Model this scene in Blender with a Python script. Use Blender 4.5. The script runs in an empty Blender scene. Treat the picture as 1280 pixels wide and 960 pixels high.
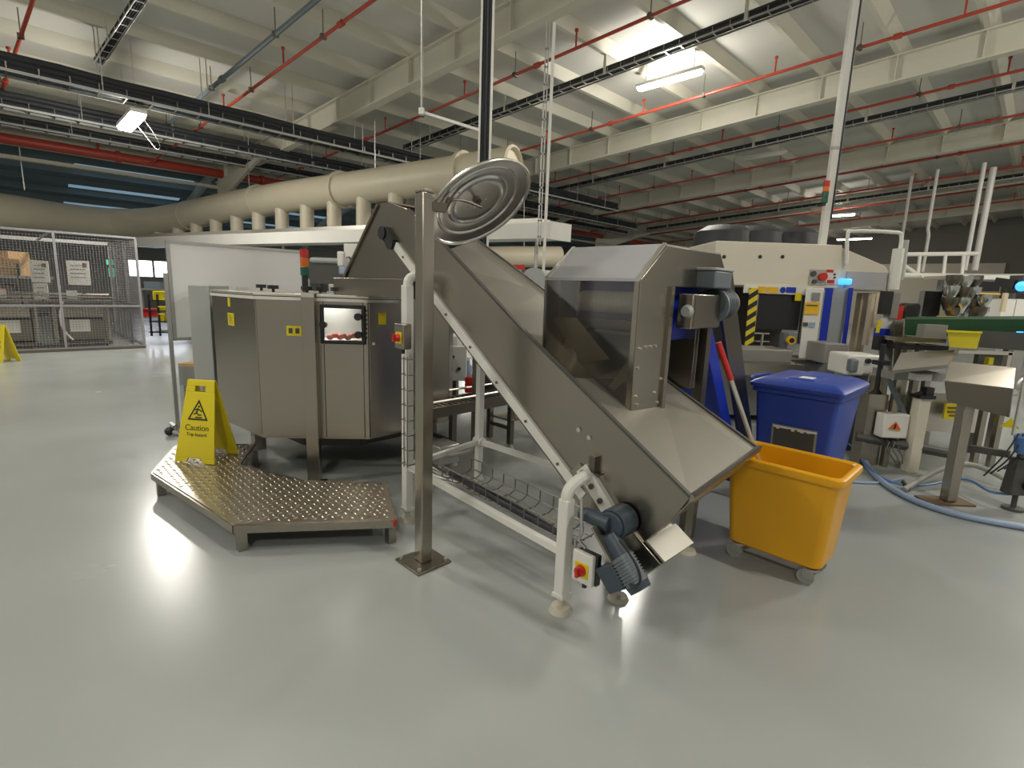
import bpy, bmesh, math, random
from mathutils import Vector, Matrix
random.seed(7)
SC = bpy.context.scene
COL = SC.collection
S = math.sqrt(.5)
PI = math.pi
R = math.radians

# ------------------------------------------------------------------ camera
H, F = 1.55, 650.0
PITCH, ROLL = R(10.2), R(2.0)
fwd = Vector((0, math.cos(PITCH), -math.sin(PITCH)))
r0 = Vector((1, 0, 0)); u0 = r0.cross(fwd)
right = r0 * math.cos(ROLL) + u0 * math.sin(ROLL)
up = right.cross(fwd)
cam = bpy.data.cameras.new('camera'); camo = bpy.data.objects.new('camera', cam); COL.objects.link(camo)
cam.sensor_width = 36; cam.lens = F / 1280 * 36; cam.clip_end = 300; cam.clip_start = .05
M3 = Matrix((right, up, -fwd)).transposed()
camo.matrix_world = Matrix.Translation((0, 0, H)) @ M3.to_4x4()
SC.camera = camo

def A(x, y, Y):                       # world point at forward distance Y seen in direction (x, y)
    d = fwd + right * ((x - 640) / F) + up * ((480 - y) / F)
    return Vector((0, 0, H)) + d * (Y / d.y)
def W(u, v, z=0):                     # hall frame (u along the conveyor, v across) to world
    return Vector(((u + v) * S, (v - u) * S, z))

# ------------------------------------------------------------------ world and exposure
wd = bpy.data.worlds.new('world'); SC.world = wd; wd.use_nodes = True
wd.node_tree.nodes['Background'].inputs[0].default_value = (1.0, .95, .84, 1)
wd.node_tree.nodes['Background'].inputs[1].default_value = .38
SC.view_settings.view_transform = 'Standard'; SC.view_settings.look = 'None'
SC.view_settings.exposure = 0.12; SC.view_settings.gamma = 1; SC.view_settings.use_curve_mapping = False
LAMP_GAIN = 1.35
LAMP_W = 62.0        # watts of one ceiling fitting
LAMP_COL = (1.0, .955, .87)
SC.cycles.max_bounces = 7; SC.cycles.diffuse_bounces = 3; SC.cycles.glossy_bounces = 4
SC.cycles.caustics_reflective = False; SC.cycles.caustics_refractive = False
SC.cycles.sample_clamp_indirect = 4

# ------------------------------------------------------------------ materials
def mat(name, col, rough=.5, metal=0., spec=.5, noise=0., nscale=8., bump=0., stretch=None, emit=None, alpha=1., coat=0., trans=0., rnoise=0.):
    m = bpy.data.materials.new(name); m.use_nodes = True
    nt = m.node_tree; b = nt.nodes['Principled BSDF']
    b.inputs['Base Color'].default_value = (*col, 1); b.inputs['Roughness'].default_value = rough
    b.inputs['Metallic'].default_value = metal; b.inputs['Specular IOR Level'].default_value = spec
    if coat: b.inputs['Coat Weight'].default_value = coat; b.inputs['Coat Roughness'].default_value = .05
    if trans: b.inputs['Transmission Weight'].default_value = trans; b.inputs['IOR'].default_value = 1.3
    if alpha < 1: b.inputs['Alpha'].default_value = alpha
    if emit:
        b.inputs['Emission Color'].default_value = (*emit[0], 1); b.inputs['Emission Strength'].default_value = emit[1]
    if noise or bump or rnoise:
        tc = nt.nodes.new('ShaderNodeTexCoord'); mp = nt.nodes.new('ShaderNodeMapping')
        nz = nt.nodes.new('ShaderNodeTexNoise'); nz.inputs['Scale'].default_value = nscale; nz.inputs['Detail'].default_value = 5
        if stretch: mp.inputs['Scale'].default_value = stretch
        nt.links.new(tc.outputs['Object'], mp.inputs[0]); nt.links.new(mp.outputs[0], nz.inputs['Vector'])
        if noise:
            mx = nt.nodes.new('ShaderNodeMix'); mx.data_type = 'RGBA'
            mx.inputs[6].default_value = tuple(max(0, c * (1 - noise)) for c in col) + (1,)
            mx.inputs[7].default_value = tuple(min(1, c * (1 + noise)) for c in col) + (1,)
            nt.links.new(nz.outputs['Fac'], mx.inputs[0]); nt.links.new(mx.outputs[2], b.inputs['Base Color'])
        if rnoise:
            mr = nt.nodes.new('ShaderNodeMapRange'); mr.inputs[3].default_value = max(.02, rough - rnoise); mr.inputs[4].default_value = rough + rnoise
            mr.inputs[1].default_value = .3; mr.inputs[2].default_value = .7
            nt.links.new(nz.outputs['Fac'], mr.inputs[0]); nt.links.new(mr.outputs[0], b.inputs['Roughness'])
        if bump:
            bp = nt.nodes.new('ShaderNodeBump'); bp.inputs['Strength'].default_value = bump; bp.inputs['Distance'].default_value = .01
            nt.links.new(nz.outputs['Fac'], bp.inputs['Height']); nt.links.new(bp.outputs[0], b.inputs['Normal'])
    return m
M = {}
M['floor'] = mat('floor_epoxy', (.385, .41, .395), .23, noise=.06, nscale=.7, rnoise=.05, spec=.6)
M['steel'] = mat('brushed_steel', (.385, .355, .30), .27, 1, noise=.07, nscale=1.3)
M['steel_h'] = mat('brushed_steel_across', (.35, .32, .27), .27, 1, noise=.07, nscale=1.3)
M['steel_dark'] = mat('dull_dark_steel', (.20, .18, .15), .38, 1, noise=.12, nscale=5)
M['steel_light'] = mat('satin_light_steel', (.72, .69, .62), .38, 1, noise=.06, nscale=5)
M['steel_pol'] = mat('polished_dish_steel', (.68, .69, .70), .24, 1, noise=.04, nscale=3)
M['checker'] = mat('tread_plate_steel', (.45, .41, .35), .30, 1, noise=.15, nscale=9)
M['matte_steel'] = mat('blasted_steel', (.40, .38, .33), .45, .75, noise=.05, nscale=4)
M['white'] = mat('white_paint', (.78, .77, .71), .35, noise=.03, nscale=3)
M['whitebright'] = mat('white_board', (.90, .90, .89), .25)
M['cream'] = mat('cream_paint', (.74, .69, .56), .5, noise=.05, nscale=2)
M['duct'] = mat('cream_duct', (.64, .58, .44), .45, noise=.06, nscale=2)
M['deck'] = mat('roof_deck', (.66, .65, .59), .7, noise=.06, nscale=.6)
M['rafter'] = mat('rafter_paint', (.68, .655, .545), .55, noise=.04, nscale=1)
M['red'] = mat('red_pipe_paint', (.46, .06, .035), .4, noise=.1, nscale=3)
M['redb'] = mat('red_plastic', (.60, .03, .02), .35)
M['black'] = mat('black_plastic', (.018, .018, .02), .4)
M['cable'] = mat('black_cable', (.022, .025, .03), .55)
M['slate'] = mat('slate_blue_paint', (.045, .065, .085), .4, noise=.1, nscale=10)
M['greyblue'] = mat('grey_blue_paint', (.16, .19, .21), .38, noise=.1, nscale=10)
M['conduit'] = mat('grey_blue_conduit', (.13, .17, .19), .45)
M['galv'] = mat('galvanised', (.50, .50, .48), .4, .8, noise=.1, nscale=12)
M['cagegrey'] = mat('cage_paint', (.30, .29, .30), .45)
M['wire'] = mat('dark_wire', (.20, .19, .17), .4, .8)
M['yellow'] = mat('yellow_plastic', (.78, .64, .015), .38, noise=.03, nscale=4)
M['tub'] = mat('amber_tub_plastic', (.83, .40, .006), .35, noise=.04, nscale=3)
M['blue'] = mat('blue_bin_plastic', (.022, .06, .36), .36, noise=.06, nscale=4)
M['blueb'] = mat('blue_paint', (.01, .035, .42), .4)
M['amber'] = mat('amber_label', (.85, .50, .02), .5)
M['green'] = mat('dark_green_paint', (.015, .07, .025), .5, noise=.15, nscale=6)
M['greent'] = mat('green_lens', (.02, .12, .07), .3)
M['orange'] = mat('orange_lens', (.75, .16, .01), .35)
M['paper'] = mat('paper', (.78, .76, .70), .7)
M['cardboard'] = mat('cardboard', (.55, .36, .18), .8)
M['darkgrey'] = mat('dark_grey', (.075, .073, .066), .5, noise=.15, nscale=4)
M['midgrey'] = mat('mid_grey', (.27, .265, .245), .5, noise=.08, nscale=4)
M['lightgrey'] = mat('light_grey_panel', (.42, .44, .42), .45)
M['wallfar'] = mat('far_wall', (.24, .23, .20), .8, noise=.1, nscale=.4)
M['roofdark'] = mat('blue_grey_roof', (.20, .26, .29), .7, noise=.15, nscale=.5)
M['skylight'] = mat('roof_light_sheet', (.22, .30, .36), .6, emit=((.45, .7, .9), .30))
M['hose'] = mat('pale_blue_hose', (.33, .42, .58), .35)
M['blueh'] = mat('blue_air_line', (.10, .22, .5), .35)
M['rust'] = mat('brown_base', (.20, .14, .09), .6, .4)
M['pulp'] = mat('pink_red_product', (.55, .12, .10), .5)
M['belt'] = mat('cream_belt', (.62, .53, .36), .5)
M['foot'] = mat('cream_foot', (.58, .54, .44), .5)
M['rubber'] = mat('grey_tyre', (.35, .35, .31), .6)
M['glowblue'] = mat('blue_lamp_lens', (.1, .4, .9), .4, emit=((.05, .35, 1.), 1.6))
M['lamp'] = mat('lamp_diffuser', (1, 1, 1), .5, emit=((1., .95, .93), 14.0))
M['lampdim'] = mat('lamp_diffuser_off', (.62, .60, .52), .5)
M['daylight'] = mat('window_daylight', (.8, .85, 1), .5, emit=((.86, .90, 1.), 4.0))
M['exit'] = mat('exit_sign_face', (.05, .6, .3), .5, emit=((.1, .8, .45), .8))
M['pipelamp'] = mat('white_tube', (.8, .8, .8), .4)
def acrylic():
    m = bpy.data.materials.new('clear_acrylic'); m.use_nodes = True; nt = m.node_tree
    nt.nodes.clear(); o = nt.nodes.new('ShaderNodeOutputMaterial'); mx = nt.nodes.new('ShaderNodeMixShader')
    t = nt.nodes.new('ShaderNodeBsdfTransparent'); g = nt.nodes.new('ShaderNodeBsdfGlossy'); f = nt.nodes.new('ShaderNodeFresnel')
    d = nt.nodes.new('ShaderNodeBsdfDiffuse'); m2 = nt.nodes.new('ShaderNodeMixShader'); m2.inputs[0].default_value = .03
    t.inputs[0].default_value = (.95, .94, .91, 1); g.inputs['Roughness'].default_value = .09; f.inputs[0].default_value = 1.55
    d.inputs[0].default_value = (.75, .75, .74, 1)
    nt.links.new(t.outputs[0], m2.inputs[1]); nt.links.new(d.outputs[0], m2.inputs[2])
    nt.links.new(f.outputs[0], mx.inputs[0]); nt.links.new(m2.outputs[0], mx.inputs[1]); nt.links.new(g.outputs[0], mx.inputs[2])
    nt.links.new(mx.outputs[0], o.inputs[0]); return m
M['acrylic'] = acrylic()
def glare_acrylic():  # clear acrylic with whitish glare mixed into its colour
    m = acrylic(); m.name = 'acrylic_with_glare'
    for n in m.node_tree.nodes:
        if n.type == 'MIX_SHADER' and not n.inputs[0].is_linked: n.inputs[0].default_value = .68
        if n.type == 'BSDF_DIFFUSE': n.inputs[0].default_value = (.86, .87, .90, 1)
        if n.type == 'BSDF_GLOSSY': n.inputs['Roughness'].default_value = .2
    nt = m.node_tree; df = next(n for n in nt.nodes if n.type == 'BSDF_DIFFUSE'); tl = nt.nodes.new('ShaderNodeBsdfTranslucent'); tl.inputs[0].default_value = (.8, .8, .82, 1)
    mx = nt.nodes.new('ShaderNodeMixShader'); mx.inputs[0].default_value = .25; tgt = df.outputs[0].links[0].to_socket
    nt.links.new(df.outputs[0], mx.inputs[1]); nt.links.new(tl.outputs[0], mx.inputs[2]); nt.links.new(mx.outputs[0], tgt)
    return m
M['glare'] = glare_acrylic()
def hazard():
    m = bpy.data.materials.new('hazard_stripe'); m.use_nodes = True; nt = m.node_tree; b = nt.nodes['Principled BSDF']
    tc = nt.nodes.new('ShaderNodeTexCoord'); mp = nt.nodes.new('ShaderNodeMapping'); w = nt.nodes.new('ShaderNodeTexWave')
    mp.inputs['Rotation'].default_value = (0, R(35), 0); w.bands_direction = 'Z'; w.inputs['Scale'].default_value = 3.0
    c = nt.nodes.new('ShaderNodeValToRGB'); c.color_ramp.interpolation = 'CONSTANT'
    c.color_ramp.elements[0].color = (.02, .02, .02, 1); c.color_ramp.elements[1].position = .5; c.color_ramp.elements[1].color = (.75, .6, .03, 1)
    nt.links.new(tc.outputs['Object'], mp.inputs[0]); nt.links.new(mp.outputs[0], w.inputs['Vector'])
    nt.links.new(w.outputs['Color'], c.inputs[0]); nt.links.new(c.outputs[0], b.inputs['Base Color']); return m
M['hazard'] = hazard()

# ------------------------------------------------------------------ geometry collector
class G:
    def __init__(s): s.v = []; s.f = []
    def add(s, vs, fs):
        b = len(s.v); s.v += [tuple(p) for p in vs]; s.f += [tuple(b + i for i in f) for f in fs]; return s
    def box(s, x0, y0, z0, x1, y1, z1):
        if x0 > x1: x0, x1 = x1, x0
        if y0 > y1: y0, y1 = y1, y0
        if z0 > z1: z0, z1 = z1, z0
        vs = [(x, y, z) for x in (x0, x1) for y in (y0, y1) for z in (z0, z1)]
        return s.add(vs, [(0, 1, 3, 2), (4, 6, 7, 5), (0, 4, 5, 1), (2, 3, 7, 6), (0, 2, 6, 4), (1, 5, 7, 3)])
    def hexa(s, bot, top):            # two matching loops
        n = len(bot)
        fs = [tuple(range(n))[::-1], tuple(range(n, 2 * n))] + [(i, (i + 1) % n, n + (i + 1) % n, n + i) for i in range(n)]
        return s.add(list(bot) + list(top), fs)
    def slab(s, loop, off):           # planar loop extruded by a vector
        o = Vector(off); return s.hexa(loop, [Vector(p) + o for p in loop])
    def uz(s, poly, v0, v1):          # profile in (x,z) extruded in y
        return s.hexa([(a, v0, b) for a, b in poly], [(a, v1, b) for a, b in poly])
    def vz(s, poly, a0, a1):
        return s.hexa([(a0, a, b) for a, b in poly], [(a1, a, b) for a, b in poly])
    def xy(s, poly, z0, z1):
        return s.hexa([(a, b, z0) for a, b in poly], [(a, b, z1) for a, b in poly])
    def bar(s, p, q, w, h=None, upv=(0, 0, 1)):   # rectangular bar between two points
        p, q = Vector(p), Vector(q); h = h or w; d = (q - p).normalized(); u = Vector(upv)
        if abs(d.dot(u)) > .98: u = Vector((1, 0, 0))
        a = d.cross(u).normalized() * w / 2; b = a.cross(d).normalized() * h / 2
        return s.hexa([p + a + b, p - a + b, p - a - b, p + a - b], [q + a + b, q - a + b, q - a - b, q + a - b])
    def cyl(s, p, q, r, r2=None, n=16):
        p, q = Vector(p), Vector(q); r2 = r if r2 is None else r2; d = (q - p).normalized()
        u = Vector((0, 0, 1)) if abs(d.z) < .9 else Vector((1, 0, 0)); a = d.cross(u).normalized(); b = a.cross(d)
        c = [(a * math.cos(2 * PI * i / n) + b * math.sin(2 * PI * i / n)) for i in range(n)]
        return s.hexa([p + k * r for k in c], [q + k * r2 for k in c])
    def tube(s, pts, r, n=8, smooth=0):
        pts = [Vector(p) for p in pts]
        for _ in range(smooth):
            q = [pts[0]]
            for a, b in zip(pts, pts[1:]): q += [a * .75 + b * .25, a * .25 + b * .75]
            if isinstance(r, (list, tuple)):
                w = [r[0]]
                for a, b in zip(r, r[1:]): w += [a * .75 + b * .25, a * .25 + b * .75]
                r = w + [r[-1]]
            pts = q + [pts[-1]]
        rings = []; up_ = None
        for i, p in enumerate(pts):
            d = ((pts[min(i + 1, len(pts) - 1)] - p).normalized() + (p - pts[max(i - 1, 0)]).normalized()).normalized()
            if up_ is None:
                u = Vector((0, 0, 1)) if abs(d.z) < .9 else Vector((1, 0, 0)); a = d.cross(u).normalized()
            else: a = (up_ - d * up_.dot(d)).normalized()
            up_ = a; b = a.cross(d)
            rr = r[i] if isinstance(r, (list, tuple)) else r
            rings.append([p + (a * math.cos(2 * PI * k / n) + b * math.sin(2 * PI * k / n)) * rr for k in range(n)])
        vs = [x for rg in rings for x in rg]; fs = []
        for i in range(len(rings) - 1):
            for k in range(n): fs.append((i * n + k, i * n + (k + 1) % n, (i + 1) * n + (k + 1) % n, (i + 1) * n + k))
        fs += [tuple(range(n))[::-1], tuple(range(len(vs) - n, len(vs)))]
        return s.add(vs, fs)
    def lathe(s, prof, c, axis=(0, 0, 1), n=32):   # prof: (radius, distance along axis)
        c = Vector(c); d = Vector(axis).normalized(); u = Vector((0, 0, 1)) if abs(d.z) < .9 else Vector((1, 0, 0))
        a = d.cross(u).normalized(); b = a.cross(d); vs = []; fs = []
        for r, h in prof:
            r = max(r, 1e-4)
            vs += [c + d * h + (a * math.cos(2 * PI * i / n) + b * math.sin(2 * PI * i / n)) * r for i in range(n)]
        for j in range(len(prof) - 1):
            for i in range(n): fs.append((j * n + i, j * n + (i + 1) % n, (j + 1) * n + (i + 1) % n, (j + 1) * n + i))
        return s.add(vs, fs)
    def ball(s, c, r, n=12, sz=1.):
        return s.lathe([(r * math.sin(PI * k / 8), -r * sz * math.cos(PI * k / 8)) for k in range(9)], c, n=n)
    def rbox(s, x0, y0, x1, y1, z0, z1, r=.04, taper=0, n=4):   # rounded-corner box, taper = inset of bottom
        def loop(i, z):
            out = []
            for cx, cy, a0 in ((x1 - i - r, y1 - i - r, 0), (x0 + i + r, y1 - i - r, 90), (x0 + i + r, y0 + i + r, 180), (x1 - i - r, y0 + i + r, 270)):
                for k in range(n + 1):
                    t = R(a0 + 90 * k / n); out.append((cx + r * math.cos(t), cy + r * math.sin(t), z))
            return out
        return s.hexa(loop(taper, z0), loop(0, z1))

def mesh(name, g, m, org=(0, 0, 0), bev=0, double=True):
    me = bpy.data.meshes.new(name); ox, oy, oz = org
    me.from_pydata([(x - ox, y - oy, z - oz) for x, y, z in g.v], [], g.f)
    bm = bmesh.new(); bm.from_mesh(me); bmesh.ops.recalc_face_normals(bm, faces=bm.faces)
    bm.to_mesh(me); bm.free()
    me.materials.append(m if not isinstance(m, str) else M[m])
    me.shade_smooth(); me.set_sharp_from_angle(angle=R(35))
    o = bpy.data.objects.new(name, me); COL.objects.link(o)
    if bev:
        b = o.modifiers.new('bevel', 'BEVEL'); b.width = bev; b.segments = 2; b.limit_method = 'ANGLE'; b.harden_normals = False
    return o
def tags(o, label, cat, group=None, kind=None):
    if label: o['label'] = label
    if cat: o['category'] = cat
    if group: o['group'] = group
    if kind: o['kind'] = kind
    return o
class T:
    """a thing: an Empty at its base; coordinates of its parts are hall (uv) or world (w) coordinates"""
    def __init__(s, name, label, cat, org, frame='uv', group=None, kind=None):
        s.o = bpy.data.objects.new(name, None); COL.objects.link(s.o); s.org = org
        if frame == 'uv': s.o.location = W(*org); s.o.rotation_euler = (0, 0, -PI / 4)
        else: s.o.location = org
        s.o.empty_display_size = .1
        tags(s.o, label, cat, group, kind)
    def part(s, name, g, m, parent=None, label=None, bev=0, kind=None):
        o = mesh(name, g, m, s.org, bev); o.parent = parent or s.o
        if label: o['label'] = label
        if kind: o['kind'] = kind
        return o
    def text(s, txt, loc, rot, size, m, parent=None, name='lettering', ext=.0005):
        c = bpy.data.curves.new(name, 'FONT'); c.body = txt; c.size = size; c.align_x = 'CENTER'; c.align_y = 'CENTER'; c.extrude = ext
        c.materials.append(M[m]); o = bpy.data.objects.new(name, c); COL.objects.link(o)
        o.location = Vector(loc) - Vector(s.org); o.rotation_euler = rot; o.parent = parent or s.o
        bpy.context.view_layer.update(); me = bpy.data.meshes.new_from_object(o); mw = (o.location.copy(), o.rotation_euler.copy())
        bpy.data.objects.remove(o); o = bpy.data.objects.new(name, me); COL.objects.link(o); o.location, o.rotation_euler = mw
        o.parent = parent or s.o; return o
def solo(name, label, cat, g, m, org, frame='uv', group=None, kind=None, bev=0):
    o = mesh(name, g, m, org, bev)
    if frame == 'uv': o.location = W(*org); o.rotation_euler = (0, 0, -PI / 4)
    else: o.location = org
    return tags(o, label, cat, group, kind)
def struct(name, g, m, frame='uv'):
    o = mesh(name, g, m)
    if frame == 'uv': o.rotation_euler = (0, 0, -PI / 4)
    o['kind'] = 'structure'; return o
def child(parent, name, g, m, label=None, kind=None):
    o = mesh(name, g, m); o.parent = parent
    if label: o['label'] = label
    if kind: o['kind'] = kind
    return o
def pb(g, x0, y0, x1, y1, Y, D):      # world box whose front fills the direction rectangle at distance Y
    xm, ym = (x0 + x1) / 2, (y0 + y1) / 2
    return g.box(A(x0, ym, Y).x, Y, A(xm, y1, Y).z, A(x1, ym, Y).x, Y + D, A(xm, y0, Y).z)

# ================================================================== THE SETTING
struct('floor', G().box(-45, -22, -.1, 22, 50, 0), 'floor')
K, Z0 = .08, 7.05
def zr(u): return Z0 + K * u
def zroof(p): return zr((p.x - p.y) * S) - .02      # roof height above a world point
ceil = struct('ceiling', G().uz([(-20.3, zr(-20.3)), (20, zr(20)), (20, zr(20) + .08), (-20.3, zr(-20.3) + .08)], -20, 50), 'deck')
def rv(v0, u): return v0 + .07 * u     # roof lines run a few degrees off the machine line
for i in range(-8, 12):
    u = -4.25 + 1.36 * i
    if u < -20: continue
for u in [-4.25 + 1.36 * i for i in range(-11, 10)]:
    z = zr(u); g = G()
    g.uz([(u - .045, z - .20), (u + .045, z - .20), (u + .16, z + .01), (u - .16, z + .01)], -20, 50)
    child(ceil, 'purlin', g, 'rafter')
def rafter(v0):
    g = G()
    for (a, b, w) in ((-.23, -.20, .22), (-.73, -.70, .22), (-.72, -.21, .03)):
        P = []
        for u in (-20, 18):
            z = zr(u); vc = rv(v0, u); P.append([(u, vc - w / 2, z + a), (u, vc + w / 2, z + a), (u, vc + w / 2, z + b), (u, vc - w / 2, z + b)])
        g.hexa(P[0], P[1])
    for u in [-4.25 + 1.36 * i for i in range(-11, 10)]:      # stiffener plates and cleats at each purlin
        z = zr(u); vc = rv(v0, u); g.box(u - .01, vc - .1, z - .7, u + .01, vc + .1, z - .2)
    child(ceil, 'rafter', g, 'rafter')
    # knee haunch at the valley
    g = G(); u = -20; z = zr(u); vc = rv(v0, u)
    g.uz([(u, z - .7), (u + 4.2, zr(u + 4.2) - .73), (u + .0, z - 1.35)], vc - .05, vc + .05); child(ceil, 'haunch', g, 'rafter')
for v0 in (.35, 7.2, 14.1, 21.2, 28.3, 35.4): rafter(v0)
for v0 in (3.7, 10.6):
    for uu in (-18.5,):
        pass
# eaves beams under the valley
child(ceil, 'eaves_beam', G().box(-20.1, -12, 4.55, -19.9, 50, 4.64).box(-20.35, -12, 4.95, -20.2, 50, 5.4), 'rafter')
# second bay beyond the valley: dark blue-grey roof with roof-light sheets
def zf(u): return 6.05 + (u + 20.3) * .19
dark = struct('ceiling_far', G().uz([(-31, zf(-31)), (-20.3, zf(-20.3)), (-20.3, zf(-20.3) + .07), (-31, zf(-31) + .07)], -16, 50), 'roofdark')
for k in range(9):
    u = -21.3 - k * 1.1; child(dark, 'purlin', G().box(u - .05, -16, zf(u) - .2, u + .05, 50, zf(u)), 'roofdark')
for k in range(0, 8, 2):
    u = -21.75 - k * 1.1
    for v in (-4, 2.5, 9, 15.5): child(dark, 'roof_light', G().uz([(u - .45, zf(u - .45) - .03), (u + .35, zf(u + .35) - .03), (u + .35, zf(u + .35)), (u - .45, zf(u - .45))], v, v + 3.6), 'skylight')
for v in (.2, 6.2, 12.2):
    pts = [(-20.6, v, 5.7), (-23, v, 5.15), (-25.5, v, 4.6), (-27.2, v, 4.1), (-28.2, v, 3.5), (-28.6, v, 2.8)]
    g = G()
    for a_, b_ in zip(pts, pts[1:]): g.bar(a_, b_, .14, .3)
    child(dark, 'curved_brace', g, 'lightgrey')
wl = struct('wall_left', G().box(-31, -16, 0, -30.6, 4.7, 4.1).box(-31, 7.0, 0, -30.6, 50, 4.1).box(-31, 4.7, 0, -30.6, 7.0, 1.6).box(-31, 4.7, 2.35, -30.6, 7.0, 4.1), 'wallfar')
for z in (2.9, 3.5): child(wl, 'sheeting_rail', G().box(-30.6, -16, z, -30.5, 50, z + .09), 'roofdark')
win = struct('window_1', G().box(-30.85, 4.7, 1.6, -30.75, 7.0, 2.35), 'daylight')
for v in (4.72, 5.75, 6.98): child(win, 'window_frame', G().box(-30.72, v - .04, 1.6, -30.56, v + .04, 2.35), 'midgrey')
wr = struct('wall_back', G().box(-31, 44, 0, 22, 44.4, 7.5), 'wallfar')
child(wr, 'wall_panel', G().box(-12, 43.8, 0, -2, 44, 4.2), 'cream')

# ------------------------------------------------------------------ sprinkler pipes
def pipe(v0, ua, ub, dz, r, name, label, cat, m, grp, n_up=5, off=0):
    t = T(name, label, cat, (ua, rv(v0, ua), zr(ua) - dz), group=grp)
    a = (ua, rv(v0, ua), zr(ua) - dz); b = (ub, rv(v0, ub), zr(ub) - dz)
    t.part('tube', G().cyl(a, b, r, n=10), m)
    L = ub - ua; u = ua + .9 + off; k = 0
    while u < ub:
        z = zr(u) - dz; v = rv(v0, u)
        if k % 2 == 0:
            t.part('hanger', G().cyl((u, v, z), (u, v, zr(u) - .19), .009, n=6).cyl((u, v - .045, z), (u, v + .045, z), .05, n=8), 'steel_dark')
        if m == 'red' and k % 2 == 1:
            t.part('sprinkler_head', G().cyl((u, v, z), (u, v, z + .28), .018, n=6).cyl((u, v, z + .28), (u, v, z + .32), .035, n=8), 'red')
        if k % 4 == 2:
            t.part('coupling', G().cyl((u + .5, rv(v0, u + .5), z + .04 ), (u + .62, rv(v0, u + .62), z + .05), r + .02, n=10), 'red' if m == 'red' else m)
        u += 1.45; k += 1
ordn = ['first', 'second', 'third', 'fourth', 'fifth', 'sixth', 'seventh', 'eighth', 'ninth', 'tenth']
for i, v0 in enumerate((1.67, 5.12, 8.45, 12.1, 15.55, 18.95, 22.1, 25.6, 29.3, 33.2)):
    pipe(v0, -19.3 if i < 2 else -18.5, 12, .62, .030 if i < 6 else .040, 'sprinkler_pipe', 'red sprinkler pipe under the roof, %s counted from the left' % ordn[i], 'pipe', 'red', 'red sprinkler pipes under the roof', off=.4 * (i % 3))
pipe(4.55, -16.5, 12, .60, .042, 'conduit', 'grey blue conduit running beside the second red pipe from the left', 'conduit', 'conduit', None)

# ------------------------------------------------------------------ cable trays
def tray_u(v0, ua, ub, dz, label, w=.22, fill=True):
    t = T('cable_tray', label, 'cable tray', (ua, rv(v0, ua), zr(ua) - dz), group='cable trays under the roof')
    def P(u, dv, h): return (u, rv(v0, u) + dv, zr(u) - dz + h)
    g = G()
    for dv in (-w / 2, w / 2): g.bar(P(ua, dv, .0), P(ub, dv, .0), .012, .03)
    t.part('side_rail', g, 'galv')
    g = G(); u = ua + .1
    while u < ub: g.bar(P(u, -w / 2, 0), P(u, w / 2, 0), .02, .012); g.bar(P(u, -w / 2, .0), P(u, -w / 2, .09), .012, .012); u += .3
    t.part('rungs', g, 'galv', kind='stuff')
    if fill:
        g = G()
        for k in range(8): g.tube([P(ua + (ub - ua) * j / 14, -w / 2 + .03 + (k % 4) * w / 4.2 + random.uniform(-.006, .006), .04 + .06 * (k // 4) + random.uniform(0, .015)) for j in range(15)], w / 7.2, 6)
        t.part('cables', g, 'cable')
    u = ua + 1.2
    while u < ub: t.part('hanger', G().box(u - .03, rv(v0, u) - w / 2 - .02, zr(u) - dz - .02, u + .03, rv(v0, u) - w / 2 - .005, zr(u) - .19), 'rafter'); u += 2.72
tray_u(9.9, -13.6, 12, .55, 'cable tray with black cables above the steel dish mirror')
tray_u(2.75, -13.0, 12, .62, 'short white edged cable tray at the top left beside the first red pipe', .13)
tray_u(16.8, -16, 12, .62, 'cable tray with black cables beyond the second large cream rafter')
tray_u(27.3, -16, 12, .7, 'distant cable tray far behind the white machine')
def tray_v(u, z, va, vb, label, w, hgt, n):
    t = T('cable_tray', label, 'cable tray', (u, va, z), group='cable trays along the valley')
    t.part('side_rail', G().box(u + w / 2, va, z - .03, u + w / 2 + .015, vb, z + .015).box(u - w / 2 - .015, va, z - .03, u - w / 2, vb, z + .015), 'lightgrey')
    g = G(); rr = .05
    for k in range(n):
        row = k % 4; lay = k // 4
        pts = [(u - w / 2 + w * (row + .5) / 4 + random.uniform(-.02, .02), va + (vb - va) * j / 30, z + rr + lay * hgt + random.uniform(-.01, .02)) for j in range(31)]
        g.tube(pts, rr, 6)
    t.part('cables', g, 'cable')
    g = G(); v = va + .15
    while v < vb: g.box(u - w / 2, v - .012, z - .03, u + w / 2, v + .012, z - .01); g.box(u + w / 2, v - .01, z - .03, u + w / 2 + .012, v + .01, z + .12); v += .4
    t.part('rungs', g, 'steel_dark', kind='stuff')
    v = va + 1.
    while v < vb:
        for du in (-w / 2, w / 2): t.part('hanger', G().cyl((u + du, v, z), (u + du, v, zr(u) - .01), .01, n=6), 'galv')
        v += 1.7
tray_v(-12.6, 4.80, -6, 18, 'wide black cable tray, nearest of the three along the valley', .40, .085, 12)
tray_v(-15.4, 4.86, -6, 24, 'narrow black cable tray, middle one of the three along the valley', .26, .09, 12)
tray_v(-17.3, 4.90, -6, 26, 'narrow black cable tray nearest the large red main', .26, .08, 8)
t = T('sprinkler_main', 'large red pipe with cream beam beneath, left of the long duct', 'pipe', (-19.6, -8, 4.95))
t.part('tube', G().cyl((-19.6, -8, 4.98), (-19.6, 34, 4.98), .13, n=16), 'red')
for v in (-2, 2.6, 6.6, 10.5, 14.5):
    t.part('hanger', G().cyl((-19.6, v, 4.98), (-19.6, v, zr(-19.6)), .03, n=8), 'red')
    t.part('flange', G().cyl((-19.6, v + .4, 4.98), (-19.6, v + .5, 4.98), .17, n=16), 'red')

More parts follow.
